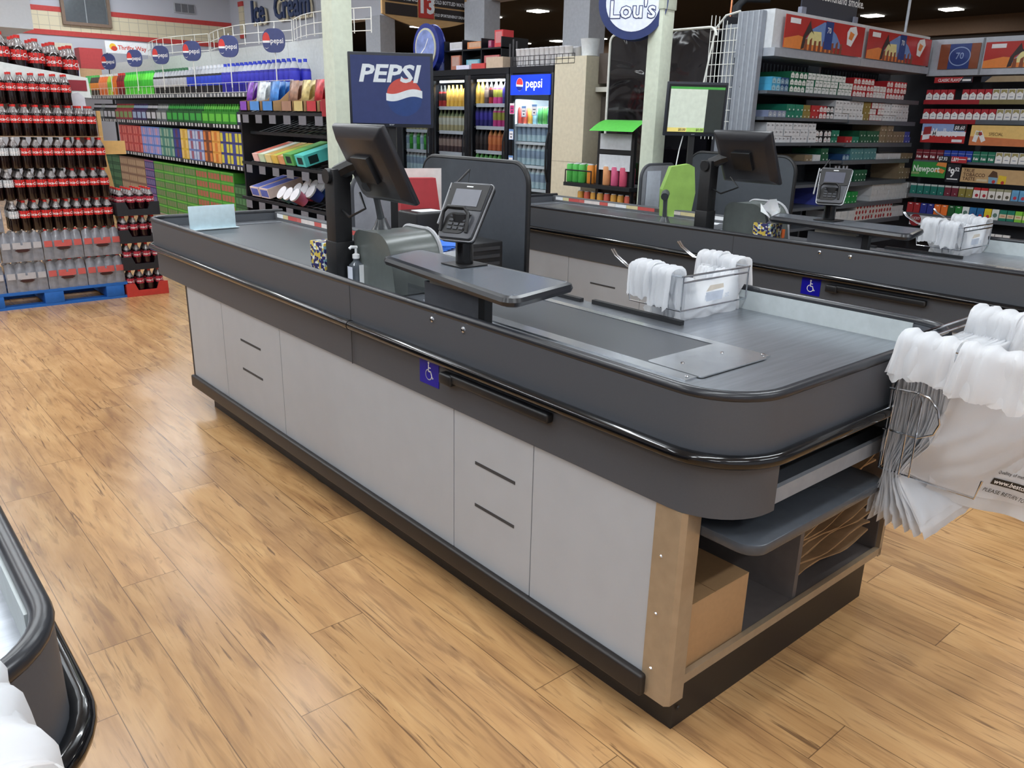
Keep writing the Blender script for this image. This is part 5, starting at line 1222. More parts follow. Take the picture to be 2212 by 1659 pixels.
# ------------------------------------------------------------------ beige cabinet, kiosk, glossy black merchandiser, green-topped rack
t = thing('beige_cabinet', 'tall beige panelled cabinet right of the lit fridge', 'cabinet', (CX, 4.47, 0))
part('body', MB().box(0, .6, 0, .40, 0, 2.055), BEIGE, t); part('panel_line', MB().box(-.0012, 0, 0, .40, 1.15, 1.153), rgb(150, 144, 130), t)
t = thing('coin_kiosk', 'taupe kiosk machine with small green text in the recess right of the beige cabinet', 'kiosk', (CX+.2, 4.17, 0))
TP = mat('taupe_metal', (92, 86, 80), .45)
part('kiosk_body', MB().box(0, .5, 0, .29, 0, 1.72), TP, t); part('kiosk_head', MB().box(-.05, .5, 0, .29, 1.83, 2.08), rgb(84, 74, 68), t)
part('kiosk_ledge', MB().box(-.08, .2, 0, .29, 1.76, 1.80), rgb(206, 206, 196), t); part('door_line', MB().box(-.004, 0, .05, .055, .4, 1.7), rgb(60, 56, 52), t)
m = MB().text('coin', 0, 0, .05, 0, bold=.01); o = part('kiosk_text', m, rgb(40, 150, 90), t, fix=False); o.rotation_euler = (0, 0, FX); o.location = (-.003, .20, 1.64)
part('green_flag', MB().box(-.10, -.095, .0, .07, 1.88, 2.03), rgb(70, 196, 80), t)
t = thing('black_merchandiser', 'tall glossy black panelled machine with white rounded frame behind the cream post', 'machine', (3.92, 3.06, 0))
GB = bpy.data.materials.new('gloss_black_film'); GB.use_nodes = True; _n = GB.node_tree; _b = _n.nodes['Principled BSDF']; _b.inputs['Base Color'].default_value = lin((14, 14, 18))+(1,); _b.inputs['Roughness'].default_value = .07; _b.inputs['Coat Weight'].default_value = 1
_z = _n.nodes.new('ShaderNodeTexNoise'); _z.inputs['Scale'].default_value = 2.2; _z.inputs['Distortion'].default_value = 1.2; _u = _n.nodes.new('ShaderNodeBump'); _u.inputs['Strength'].default_value = .5; _u.inputs['Distance'].default_value = .04
_c = _n.nodes.new('ShaderNodeTexCoord'); _n.links.new(_c.outputs['Object'], _z.inputs[0]); _n.links.new(_z.outputs[0], _u.inputs['Height']); _n.links.new(_u.outputs[0], _b.inputs['Normal'])
rp = rpath([(0, 0), (1.06, 0), (1.06, 2.19), (0, 2.19)], [0, .06, .06, .06], 5)
mb = MB(); n = len(rp); mb.add([(0, a, b) for a, b in rp]+[(.7, a, b) for a, b in rp], [tuple(range(n)), tuple(range(2*n-1, n-1, -1))]+[(i, (i+1) % n, n+(i+1) % n, n+i) for i in range(n)])
part('glossy_panel', mb, GB, t); part('white_frame', MB().tube([(-.004, a, b) for a, b in rp], .010, 6), WIREW, t, smooth=True)
t = thing('drink_rack', 'black wire rack with green curved top sign behind the farther counter', 'rack', (3.55, 3.46, 0))
for y in (0, .36): part('upright', MB().box(0, .03, y, y+.03, 0, 1.46), BLACK, t)
for z in (.80, 1.02): part('wire_shelf', MB().box(-.05, .30, -.02, .72, z-.03, z), mat('dark_wire', (52, 56, 60), .35, .5), t)
part('shelf_guard', MB().tube([(-.05, .40, 1.02), (-.05, .40, 1.12), (-.05, .70, 1.12), (-.05, .70, 1.02)], .006, 6), BLACK, t, smooth=True)
cv = [(-.12+.26*k/10, 1.44+.085*math.sin(PI*k/10*.62)) for k in range(11)]
m = MB()
for (a, b), (c, d) in zip(cv, cv[1:]): m.add([(a, -.08, b), (a, .38, b), (c, .38, d), (c, -.08, d)], [(0, 1, 2, 3)])
o = part('green_header', m, mat('green_card', (84, 196, 70), .45), t, fix=False, smooth=True)
part('white_card', MB().box(-.005, 0, .03, .36, 1.30, 1.42), rgb(196, 200, 206), t); part('white_card', MB().box(-.005, 0, .03, .36, 1.14, 1.26), rgb(206, 210, 216), t)
part('cross_bar', MB().box(0, .02, .03, .36, 1.265, 1.295), BLACK, t); part('back_panel', MB().box(.02, .03, .03, .36, .78, 1.30), BLACK, t)
cn = [((80, 180, 80), 'green', .70), ((80, 180, 80), 'green', .63), ((80, 180, 80), 'green', .56), ((226, 140, 50), 'orange', .46), ((214, 150, 100), 'peach', .28), ((206, 90, 130), 'pink', .19), ((206, 80, 110), 'rose', .10)]
for (c, nm, y) in cn:
    P_ = simple_bottle('drink_can', .15, .033, (c, c, (200, 204, 206)), 10, 1)
    for j in range(2): P_.put((3.56+j*.09, 3.46+y, 1.022), 'tall %s can on the upper shelf of the green-topped rack' % nm, '%s cans on the upper shelf of the green-topped rack' % nm)
for k in range(8):
    P_ = CPr[2] if k % 3 else CPr[1]; P_.put((3.56, 3.50+k*.075, .802), '%s can on the lower shelf of the green-topped rack' % ('amber' if k % 3 else 'coral'), '%s cans on the lower shelf of the green-topped rack' % ('amber' if k % 3 else 'coral'))
# round hanging sign on the post
t = thing('round_sign', 'round white sign with dark blue rim and bubble lettering fixed to the cream post', 'sign', (3.20, 3.25, 2.30), FX+.55)
part('sign_drum', MB().prism_y([(.235*math.cos(2*PI*k/40), .235*math.sin(2*PI*k/40)) for k in range(40)], 0, .12), mat('sign_navy', (36, 52, 104), .3), t, bev=.008)
sf_ = part('sign_face', MB().disc(0, 0, .19, 0, -.003, 40), mat('lit_sign_face', (214, 220, 236), .4, emit=.15), t)
m = MB(); m.text("Lou's", -.001, -.10, .155, 1, y=-.005, bold=.05, align='CENTER'); m.text("Lou's", 0, -.10, .155, 0, y=-.008, bold=.012, align='CENTER'); m.stroke([(0, .04), (0, .12)], .05, 1, -.005); m.stroke([(0, .04), (0, .12)], .035, 0, -.008)
part('lettering', m, [rgb(232, 236, 246), rgb(40, 56, 110)], sf_, fix=False)
part('bracket', MB().box(.20, .26, .06, .12, -.10, -.07).box(.20, .26, .06, .12, .07, .10), rgb(150, 156, 160), t)
# aisle sign
t = thing('aisle_sign', 'hanging wooden aisle sign with red number 13 and black text panels', 'sign', (4.75, 8.0, 2.56), 0)
wd = mat('sign_wood', (196, 156, 104), .5, stretch=(1, 1, 12), var=.12, scale=6)
pts = [(-.62, .75), (-.62, .12)]+[(-.62+1.24*k/16, .10-.11*math.sin(PI*k/16)) for k in range(17)]+[(.62, .75)]
part('board', MB().prism_y(pts, 0, .03), wd, t)
part('number_panel', MB().box(-.11, .11, -.012, 0, .10, .7), rgb(190, 56, 46), t)
for s in (-1, 1):
    for k in range(3): part('text_panel', MB().box(s*.355-.225, s*.355+.225, -.010, 0, .10+.145*k, .225+.145*k), rgb(40, 32, 30), t)
m = MB().text('13', 0, .16, .26, 0, y=-.014, bold=.04, align='CENTER')
for (txt, x, z, s_) in (('ENERGY  DRINKS', -.355, .27, .075), ('SPORT  DRINKS', -.355, .415, .075), ('COLD BOTTLED WATER', .355, .275, .057), ('COLD SPORTS/ENERGY DRINKS', .355, .135, .044), ('COLD SODA', .355, .42, .06)): m.text(txt, x, z, s_, 0, y=-.012, bold=.02, align='CENTER', sx=.8)
part('sign_lettering', m, WHITE, t, fix=False)
for x in (-.5, .5): part('hanger', MB().tube([(x, .015, .75), (x, .015, 1.37)], .004, 6), CHROME, t)

# ------------------------------------------------------------------ cigarette racks
YL, XL0, XR = 2.60, 3.94, 6.45
rackw = mat('perforated_upright', (150, 156, 166), .4, .4)
shz = (1.755, 1.575, 1.395, 1.255, 1.075, .895, .735, .56)
for i in range(2):
    t = thing('cigarette_shelf_unit', 'grey metal cigarette shelf unit facing the camera under the red posters, %s' % ('left half' if i == 0 else 'right half'), 'shelf unit', (XL0+i*1.22, YL, 0), 0, 'cigarette shelf units facing the camera')
    part('back_panel', MB().box(0, 1.215, .40, .43, 0, 2.26), mat('dark_rack_back', (40, 42, 50), .5), t)
    for x in ((0, 1.19) if i == 0 else (1.19,)): part('rack_upright', MB().box(x, x+.025, .30, .40, 0, 2.20), rackw, t)
    for z in shz: 
        dep = .0 if z > 1.0 else -.0
        part('shelf', MB().box(.01, 1.205, dep, .40, z-.028-(.012*i), z-.006), SHELFG, t)
    part('header_bottom', MB().box(0, 1.215, -.03, .30, 1.975, 2.03), GRAYP, t)
    part('header_box', MB().box(0, 1.215, .0, .30, 2.03, 2.28), rgb(206, 210, 214), t)
    cg = MB()
    for k in range(24): cg.box(.02+k*.05, .024+k*.05, .385, .395, 1.76, 1.97)
    part('back_grid', cg, rgb(90, 96, 104), t)
t = thing('rack_end_upright', 'tall ribbed grey metal column at the left end of the cigarette rack', 'upright', (XL0-.03, YL+.06, 0))
part('column', MB().box(-.03, .02, 0, .19, 0, 2.27), rackw, t)
for k in range(4): part('rib', MB().box(-.034, -.03, .02+k*.045, .03+k*.045, 0, 2.27), GRAYP, t)
for z in (1.45, 1.77, 2.05): o = part('bolt', MB().lathe([(.006, 0, 0), (.005, .003, 0)], 8), BLACK, t, loc=(-.03, .12, z)); o.rotation_euler = (0, -PI/2, 0)
m = MB()
for k in range(8): m.tube([(0, k*.035, 0), (0, k*.035, .75+.12*math.sin(k/7*PI/2))], .0035, 5)
for k in range(10): m.tube([(0, 0, .05+k*.08), (0, .245, .05+k*.08)], .003, 5)
m.tube([(0, .0, .88), (0, .12, .86), (0, .20, .78), (0, .30, .2), (0, .32, 0)], .008, 6)
single('wire_side_rack', m, WIREW, 'white wire grid rack fixed beside the grey metal column', 'wire rack', (XL0-.02, 2.87, 1.40))
single('insulated_pipe', MB().tube([(.25, 0, .42), (.06, 0, .42), (.0, 0, .36), (0, 0, -.1)], .035, 10), mat('pipe_foam', (48, 50, 54), .7), 'thick dark insulated pipe bending down behind the grey column', 'pipe', (4.55, 3.35, 2.05), -.75, smooth=True)
single('copper_pipe', MB().tube([(.3, 0, .48), (.02, 0, .50), (-.05, 0, .44), (-.06, 0, -.1)], .009, 8), mat('copper', (190, 120, 84), .3, .8), 'thin copper pipe bending over the dark insulated pipe', 'pipe', (4.53, 3.33, 2.05), -.75, smooth=True)
single('hanging_rod', MB().tube([(0, 0, 0), (0, 0, 1.0)], .012, 8), GRAYP, 'thin grey rod rising from the red posters to the ceiling', 'rod', (6.14, 2.72, 2.26), smooth=True)
single('hanging_speaker', MB().box(-.12, .12, -.1, .1, 0, .36), rgb(66, 76, 78), 'dark grey box hanging at the upper right edge', 'speaker', (6.9, 1.87, 2.28))
# posters
def poster(horse, seventy, redbox, W_=1.12, H_=.215):
    m = MB().box(0, W_, 0, .004, 0, H_, 0)
    m.poly([(W_*.0, 0), (W_*.62, 0), (W_*.55, H_*.22), (W_*.16, H_*.42), (0, H_*.28)], 4, -.001)
    m.poly([(W_*.22, H_*.18), (W_*.72, H_*.18), (W_*.62, H_*.62), (W_*.46, H_*.95), (W_*.32, H_*.68)], 2, -.0014)
    m.poly([(W_*.24, H_*.18), (W_*.45, H_*.18), (W_*.43, H_*.62), (W_*.30, H_*.60)], 6, -.0016)
    for k in range(9): m.poly([(W_*(.24+.055*k), 0), (W_*(.275+.055*k), 0), (W_*(.27+.055*k), H_*(.36+.05*math.sin(k*2))), (W_*(.245+.055*k), H_*.32)], 5, -.0018)
    m.poly([(W_*.475, H_*.10), (W_*.575, H_*.10), (W_*.575, H_*.98), (W_*.475, H_*.98)], 3, -.002)
    m.text('70', W_*.525, H_*.62, H_*.26, 1, y=-.0024, align='CENTER', bold=.01)
    m.poly([(W_*.20, 0), (W_*.235, .01), (W_*.25, H_*.42), (W_*.31, H_*.60), (W_*.345, H_*.50), (W_*.30, H_*.72), (W_*.285, H_*.92), (W_*.255, H_*.70), (W_*.215, H_*.40)], 7, -.0026)
    m.poly([(W_*.77, H_*.35), (W_*.83, H_*.30), (W_*.90, H_*.75), (W_*.87, H_*.98), (W_*.79, H_*.92), (W_*.76, H_*.75)], 1, -.0026); m.poly([(W_*.785, H_*.55), (W_*.83, H_*.5), (W_*.86, H_*.72), (W_*.80, H_*.80)], 4, -.003)
    m.poly([(W_*.05, H_*.76), (W_*.17, H_*.76), (W_*.17, H_*.92), (W_*.05, H_*.92)], 1, -.002)
    return m
PM = [mat('poster_red', (176, 52, 48), .25, var=.15, scale=4), rgb(224, 226, 230), mat('poster_sky', (110, 140, 196), .3), mat('poster_blue', (36, 62, 128), .3), mat('poster_orange', (220, 130, 60), .3), mat('poster_brown', (130, 70, 44), .3), mat('poster_cream', (222, 214, 150), .3), mat('poster_dark', (44, 26, 26), .4)]
for k in range(2):
    o = single('cigarette_poster', poster(1, 1, 1), PM, 'red banner poster with field scene facing the camera above the cigarettes, %s' % ('left' if k == 0 else 'right'), 'poster', (XL0+.09+k*1.19, YL-.035, 2.037), 0, 'banner posters facing the camera', fix=False)
for i in range(2):
    a = 2.40-i*1.22+.0
    t = thing('cigarette_header_box', 'grey framed header box above the right hand cigarette rack, %s' % ('left' if i == 0 else 'right'), 'header', (XR-.08, a-.28, 0), 0, 'header boxes of the right hand rack')
a0 = 2.59
t = thing('cigarette_pack_rack', 'charcoal cigarette pack rack at the right edge with price signs', 'shelf unit', (XR, 0, 0))
part('rack_back', MB().box(.20, .24, .3, 3.04, .066, 2.24), mat('dark_rack_back', (40, 42, 50), .5), t)
part('header_frame', MB().box(-.05, .20, .3, a0, 1.94, 2.225), GRAYP, t)
part('header_divider', MB().box(-.056, -.05, 2.145, 2.16, 1.945, 2.22), rgb(120, 124, 130), t)
for z, h_ in ((1.745, .012), (1.59, .012), (1.255, .02), (.965, .03), (.80, .03), (.60, .02)):
    part('shelf', MB().box(-.01, .2, .3, a0, z-h_, z), SHELFG, t)
for zz in (1.715, 1.558):
    part('shelf_strip', MB().box(-.014, -.01, 2.12, a0, zz, zz+.036), mat('shelf_red', (150, 28, 38), .4), t)
    part('shelf_strip', MB().box(-.014, -.01, .3, 2.118, zz, zz+.036), mat('shelf_gold', (118, 110, 70), .4) if zz > 1.6 else SHELFG, t)
for ob in [o for o in bpy.data.objects if o.name.startswith('cigarette_header_box')]:
    for l in USED.values():
        l[:] = [q for q in l if q[0] != ob.name]
    bpy.data.objects.remove(ob)
def signX(name, label, y_left, z, wd, h, build, mats, x=XR-.03, group=None):
    m = MB().box(0, wd, 0, .004, 0, h, 0); build(m, wd, h)
    return single(name, m, mats, label, 'sign' if 'poster' not in name else 'poster', (x, y_left, z), FX, group, fix=False)
def b70(m, W_, H_):
    m.poly([(W_*.25, 0), (W_*.78, 0), (W_*.78, H_), (W_*.25, H_)], 1, -.001); m.disc(W_*.52, H_*.5, H_*.38, 2, -.0015, 32, rx=H_*.46); m.disc(W_*.52, H_*.5, H_*.34, 1, -.002, 32, rx=H_*.42); m.text('70', W_*.52, H_*.40, H_*.36, 2, y=-.0025, align='CENTER', bold=.01)
signX('cigarette_poster', 'blue poster with oval 70 emblem in the corner above the cigarette packs', 2.50, 1.99, .33, .195, b70, [PM[5], PM[3], mat('pale_blue_ink', (140, 160, 200), .4)], x=XR-.062)
o = single('cigarette_poster', poster(1, 1, 1, .95, .195), PM, 'red banner poster at the right edge above the cigarette packs', 'poster', (XR-.062, 2.13, 1.99), FX, fix=False)
def bcf(m, W_, H_): m.text('CLASSIC FLAVOR', W_*.10, H_*.22, H_*.72, 1, y=-.001, bold=.02, sx=.82); m.poly([(W_*.66, 0), (W_, 0), (W_, H_), (W_*.76, H_)], 2, -.001); m.poly([(W_*.74, H_*.25), (W_*.96, H_*.25), (W_*.96, H_*.6), (W_*.74, H_*.6)], 1, -.0015)
signX('shelf_sign', 'red strip sign reading CLASSIC FLAVOR above the top row of packs', 2.52, 1.885, .32, .045, bcf, [mat('sign_red', (170, 40, 44), .4), WHITE, rgb(30, 34, 48)])
signX('shelf_sign', 'tan and black strip sign right of the CLASSIC FLAVOR strip', 2.13, 1.885, .6, .045, lambda m, W_, H_: m.poly([(0, 0), (W_*.05, 0), (W_*.14, H_), (0, H_)], 1, -.001), [rgb(150, 132, 104), rgb(30, 34, 48)])
def bm(m, W_, H_):
    m.poly([(0, H_*.5), (W_*.97, H_*.5), (W_*.97, H_), (0, H_)], 2, -.001); m.poly([(0, H_*.38), (W_, H_*.38), (W_, H_*.6), (0, H_*.6)], 1, -.0012); m.text('Marlboro', W_*.24, H_*.34, H_*.62, 1, y=-.002, bold=.01, sx=.62)
    m.poly([(W_*.04, H_*.40), (W_*.22, H_*.46), (W_*.22, H_*.86), (W_*.05, H_*.82)], 4, -.0025); m.poly([(W_*.04, H_*.12), (W_*.2, H_*.2), (W_*.2, H_*.44), (W_*.04, H_*.40)], 1, -.0025)
    m.poly([(W_*.72, H_*.66), (W_, H_*.66), (W_, H_), (W_*.72, H_)], 3, -.003); m.text('$8.60', W_*.735, H_*.72, H_*.27, 1, y=-.0035, bold=.02, shear=.15, sx=.9); m.poly([(W_*.72, H_*.06), (W_*.95, H_*.06), (W_*.95, H_*.2), (W_*.72, H_*.2)], 1, -.003)
signX('price_sign', 'red white and blue sign with the price $8.60 between the pack rows', 2.55, 1.402, .38, .155, bm, [mat('sign_red2', (176, 40, 40), .4), rgb(222, 222, 228), rgb(136, 160, 206), rgb(20, 22, 30), rgb(140, 30, 36)], x=XR-.04)
def bs(m, W_, H_):
    m.poly([(0, 0), (W_, 0), (W_, H_*.3), (0, H_*.45)], 1, -.001); m.text('SPECIAL', W_*.24, H_*.50, H_*.22, 2, y=-.002, sx=.9)
    for a, r, c in ((.05, -.2, 3), (.12, .5, 3)):
        cx, cz = W_*a+.02, H_*.45; ps = [(cx+x*math.cos(r)-z*math.sin(r), cz+x*math.sin(r)+z*math.cos(r)) for x, z in ((-.018, -.045), (.018, -.045), (.018, .045), (-.018, .045))]; m.poly(ps, 3, -.0025); ps = [(cx+x*math.cos(r)-z*math.sin(r), cz+x*math.sin(r)+z*math.cos(r)) for x, z in ((-.012, .01), (.012, .01), (.012, .036), (-.012, .036))]; m.poly(ps, 4 if r > 0 else 5, -.003)
signX('price_sign', 'orange and gold sign reading SPECIAL right of the $8.60 sign', 2.13, 1.392, .62, .16, bs, [rgb(226, 190, 116), rgb(196, 116, 70), rgb(90, 60, 30), rgb(226, 226, 226), rgb(150, 40, 44), rgb(190, 176, 130)], x=XR-.04)
def b793(m, W_, H_): m.text('$7.93', W_*.02, H_*.28, H_*.8, 1, y=-.001, bold=.02, sx=.8); m.poly([(W_*.46, 0), (W_, 0), (W_, H_), (W_*.46, H_)], 2, -.001); m.text('L&M', W_*.47, H_*.25, H_*.85, 1, y=-.002, bold=.02, sx=.7); m.poly([(W_*.70, H_*.5), (W_*.96, H_*.5), (W_*.96, H_*.62), (W_*.70, H_*.62)], 1, -.002)
signX('price_sign', 'small black and red sign with the price $7.93 over the middle shelf edge', 2.36, 1.245, .245, .052, b793, [rgb(20, 22, 30), WHITE, rgb(176, 40, 50)], x=XR-.045)
def bn(m, W_, H_):
    m.text('Newport', W_*.03, H_*.36, H_*.58, 1, y=-.002, bold=.02, sx=.84)
    m.poly([(W_*.62, H_*.42), (W_*.86, H_*.62), (W_*.98, H_*.50), (W_*.93, H_*.30)], 2, -.0015); m.poly([(W_*.70, H_*.8), (W_, H_*.70), (W_, H_), (W_*.74, H_)], 2, -.0015); m.poly([(0, H_*.18), (W_*.24, H_*.18), (W_*.24, H_*.32), (0, H_*.32)], 3, -.002)
signX('price_sign', 'green and orange sign with white lettering left of the $9.52 price', 2.58, 1.112, .30, .13, bn, [rgb(44, 130, 56), rgb(226, 232, 226), rgb(210, 130, 60), rgb(130, 150, 100)], x=XR-.04)
def b952(m, W_, H_): m.text('$', W_*.10, H_*.62, H_*.28, 1, y=-.001, bold=.03, sx=.9); m.text('9', W_*.28, H_*.30, H_*.62, 1, y=-.001, bold=.03, sx=.8); m.text('52', W_*.60, H_*.62, H_*.28, 1, y=-.001, bold=.03, sx=.9); m.poly([(W_*.1, H_*.14), (W_*.9, H_*.14), (W_*.9, H_*.20), (W_*.1, H_*.20)], 1, -.001)
signX('price_sign', 'black price sign with large white $9.52 numerals', 2.27, 1.085, .115, .15, b952, [rgb(22, 24, 34), WHITE], x=XR-.042)
def btt(m, W_, H_):
    for k, s in enumerate(('TRUE', 'TOBACCO', 'TASTE')): m.text(s, W_*.03, H_*(.70-.29*k), H_*.34, 1, y=-.001, bold=.02, sx=.95)
    m.poly([(W_*.38, 0), (W_*.48, 0), (W_*.49, H_*.42), (W_*.37, H_*.45)], 2, -.001); m.poly([(W_*.5, 0), (W_*.6, 0), (W_*.6, H_*.55), (W_*.5, H_*.6)], 3, -.001); m.poly([(W_*.36, H_*.45), (W_*.41, H_*.9), (W_*.47, H_*.8), (W_*.49, H_*.42)], 1, -.0012); m.disc(W_*.445, H_*.13, H_*.12, 4, -.0015); m.disc(W_*.56, H_*.1, H_*.12, 4, -.0015); m.poly([(W_*.22, H_*.1), (W_*.36, H_*.1), (W_*.36, H_*.26), (W_*.22, H_*.26)], 5, -.001)
signX('price_sign', 'tan sign reading TRUE TOBACCO TASTE with small packs', 2.145, 1.095, .62, .115, btt, [rgb(188, 156, 112), rgb(82, 54, 34), rgb(120, 160, 186), rgb(216, 186, 50), rgb(176, 50, 50), rgb(206, 190, 160)], x=XR-.04)
def blk(m, W_, H_): m.disc(W_*.13, H_*.5, H_*.62, 1, -.001); m.text('LUCKY', W_*.13, H_*.55, H_*.38, 0, y=-.002, bold=.02, align='CENTER', sx=.8); m.text('AMERICAN', W_*.30, H_*.18, H_*.42, 2, y=-.001, bold=.02)
signX('price_sign', 'white sign with dark red disc reading LUCKY on the lowest visible shelf', 2.52, .70, .40, .085, blk, [rgb(206, 208, 214), rgb(130, 26, 34), rgb(170, 40, 46)], x=XR-.045)
# packs
def pack(kind, c1, c2=(228, 228, 228), c3=(120, 130, 150)):
    w_, h_, d_ = .055, .087, .022
    m = MB().box(-w_/2, w_/2, 0, d_, 0, h_, 0)
    f = lambda pts, mi: m.poly([(-w_/2+a*w_, b*h_) for a, b in pts], mi, -.0006-.0002*mi)
    if kind == 'chev': f([(0, 0), (1, 0), (1, .50), (.5, .74), (0, .50)], 1); f([(.25, .26), (.75, .26), (.75, .33), (.25, .33)], 2); f([(.46, .45), (.54, .45), (.54, .60), (.46, .60)], 2)
    elif kind == 'gold': f([(0, 0), (1, 0), (1, 1), (0, 1)], 1); f([(.08, .95), (.92, .95), (.92, .58), (.5, .76), (.08, .58)], 3); f([(.25, .26), (.75, .26), (.75, .33), (.25, .33)], 2)
    elif kind == 'lm': f([(.15, .2), (.3, .2), (.3, .45), (.15, .45)], 1); f([(.4, .2), (.85, .2), (.85, .45), (.75, .28), (.62, .45), (.5, .28), (.4, .45)], 1); f([(0, .70), (1, .70), (1, .72), (0, .72)], 1)
    elif kind == 'cap': f([(0, .82), (1, .82), (1, 1), (0, 1)], 1); f([(.5, .2), (.72, .2), (.66, .27), (.5, .27)], 1)
    elif kind == 'seal': 
        f([(0, 0), (1, 0), (1, .76), (0, .76)], 1); m.disc(.0+.004, h_*.28, .014, 2, -.0012, 12)
    elif kind == 'band': f([(0, .25), (1, .25), (1, .62), (0, .62)], 1); f([(.2, .4), (.8, .4), (.8, .48), (.2, .48)], 2)
    elif kind == 'dot': m.disc(0, h_*.45, .018, 2, -.0012, 16)
    else: f([(.3, .85), (.7, .85), (.7, .92), (.3, .92)], 1)
    return protoM('cigarette_pack', m, [rgb(*c1), rgb(*c2), rgb(*c3), rgb(150, 140, 90)], 'cigarette pack', fix=False)
K = {'red chevron': pack('chev', (166, 30, 42)), 'gold chevron': pack('gold', (214, 212, 206)), 'dark red letter': pack('lm', (110, 20, 34)), 'blue letter': pack('lm', (24, 60, 160)), 'green letter': pack('lm', (20, 110, 84)),
     'teal': pack('cap', (16, 104, 94), (180, 186, 186)), 'maroon': pack('cap', (108, 34, 52), (190, 190, 190)), 'olive': pack('cap', (132, 122, 56), (190, 190, 186)), 'red-topped seal': pack('seal', (186, 36, 40), (222, 220, 216), (166, 36, 52)), 'grey-topped seal': pack('seal', (150, 150, 120), (222, 220, 216), (90, 84, 70)),
     'sky blue seal': pack('seal', (104, 164, 206), (96, 156, 200), (180, 50, 70)), 'yellow seal': pack('seal', (222, 200, 40), (218, 194, 40), (180, 50, 50)), 'plain red': pack('t', (150, 30, 36)), 'plain blue': pack('t', (34, 44, 130)), 'orange': pack('t', (224, 110, 40)), 'dark green': pack('t', (24, 84, 44)), 'green': pack('t', (30, 120, 50)),
     'white speckled': pack('dot', (214, 222, 222), (214, 222, 222), (90, 120, 110)), 'mid blue seal': pack('seal', (30, 104, 160), (30, 96, 150), (170, 50, 70)), 'teal banded': pack('band', (20, 120, 100), (206, 190, 160), (190, 120, 90)), 'lime banded': pack('band', (126, 196, 60), (206, 206, 160), (190, 120, 90)), 'white green dot': pack('dot', (222, 222, 222), (222, 222, 222), (24, 90, 62))}
RWS = [(1.746, ['red chevron']*4+[None]+['red chevron']*4+['gold chevron']*7, 'top'), (1.591, ['red chevron']*10+['gold chevron']*7, 'second'), (1.256, ['dark red letter']*4+['blue letter']*4+['green letter']*3+['gold chevron']*4+['red chevron']*2, 'third'),
       (.966, ['teal']*5+['maroon']*2+['olive']*2+['red-topped seal']*2+['grey-topped seal']*3+['sky blue seal']*2+['yellow seal']*2, 'fourth'), (.801, ['plain red']*2+['plain blue']*2+['orange']*2+['dark green', 'green', 'white speckled']+['mid blue seal']*2+['yellow seal', 'white speckled']+['teal banded']*2+['lime banded']*2, 'fifth'), (.601, [None]*10+['white green dot']*5, 'lowest')]
for z, ks, nm in RWS:
    for j, k in enumerate(ks):
        if k is None: continue
        dx = .0; K[k].put((XR+.0+dx, 2.555-.0615*j, z), 'upright %s cigarette pack in the %s row of the right hand rack' % (k, nm), '%s packs in the %s row' % (k, nm), FX)
# cartons, ends facing out
def carton(kind, c1, c2, c3, wd=.111):
    h_ = .047; m = MB().box(-wd/2, wd/2, 0, .26, 0, h_, 0)
    f = lambda pts, mi: m.poly([(-wd/2+a*wd, b*h_) for a, b in pts], mi, -.0006-.0002*mi)
    for o in (0, .5):
        if kind == 'house': f([(o+.04, .05), (o+.46, .05), (o+.46, .6), (o+.25, .9), (o+.04, .6)], 1); f([(o+.18, .3), (o+.32, .3), (o+.32, .4), (o+.18, .4)], 2)
        elif kind == 'ink': f([(o+.02, .04), (o+.48, .04), (o+.48, .96), (o+.02, .96)], 1); f([(o+.12, .45), (o+.20, .45), (o+.20, .80), (o+.16, .65), (o+.12, .80)], 2); f([(o+.24, .55), (o+.38, .55), (o+.38, .62), (o+.24, .62)], 2)
        elif kind == 'tag': f([(o+.28, .1), (o+.42, .1), (o+.42, .32), (o+.28, .32)], 1); f([(o+.01, .0), (o+.02, .0), (o+.02, 1), (o+.01, 1)], 2)
        elif kind == 'disc': f([(o+.02, .04), (o+.48, .04), (o+.48, .96), (o+.02, .96)], 1); m.disc(-wd/2+(o+.27)*wd, h_*.5, h_*.36, 2, -.0012, 14)
    return protoM('cigarette_carton', m, [rgb(*c1), rgb(*c2), rgb(*c3)], 'carton', fix=False)
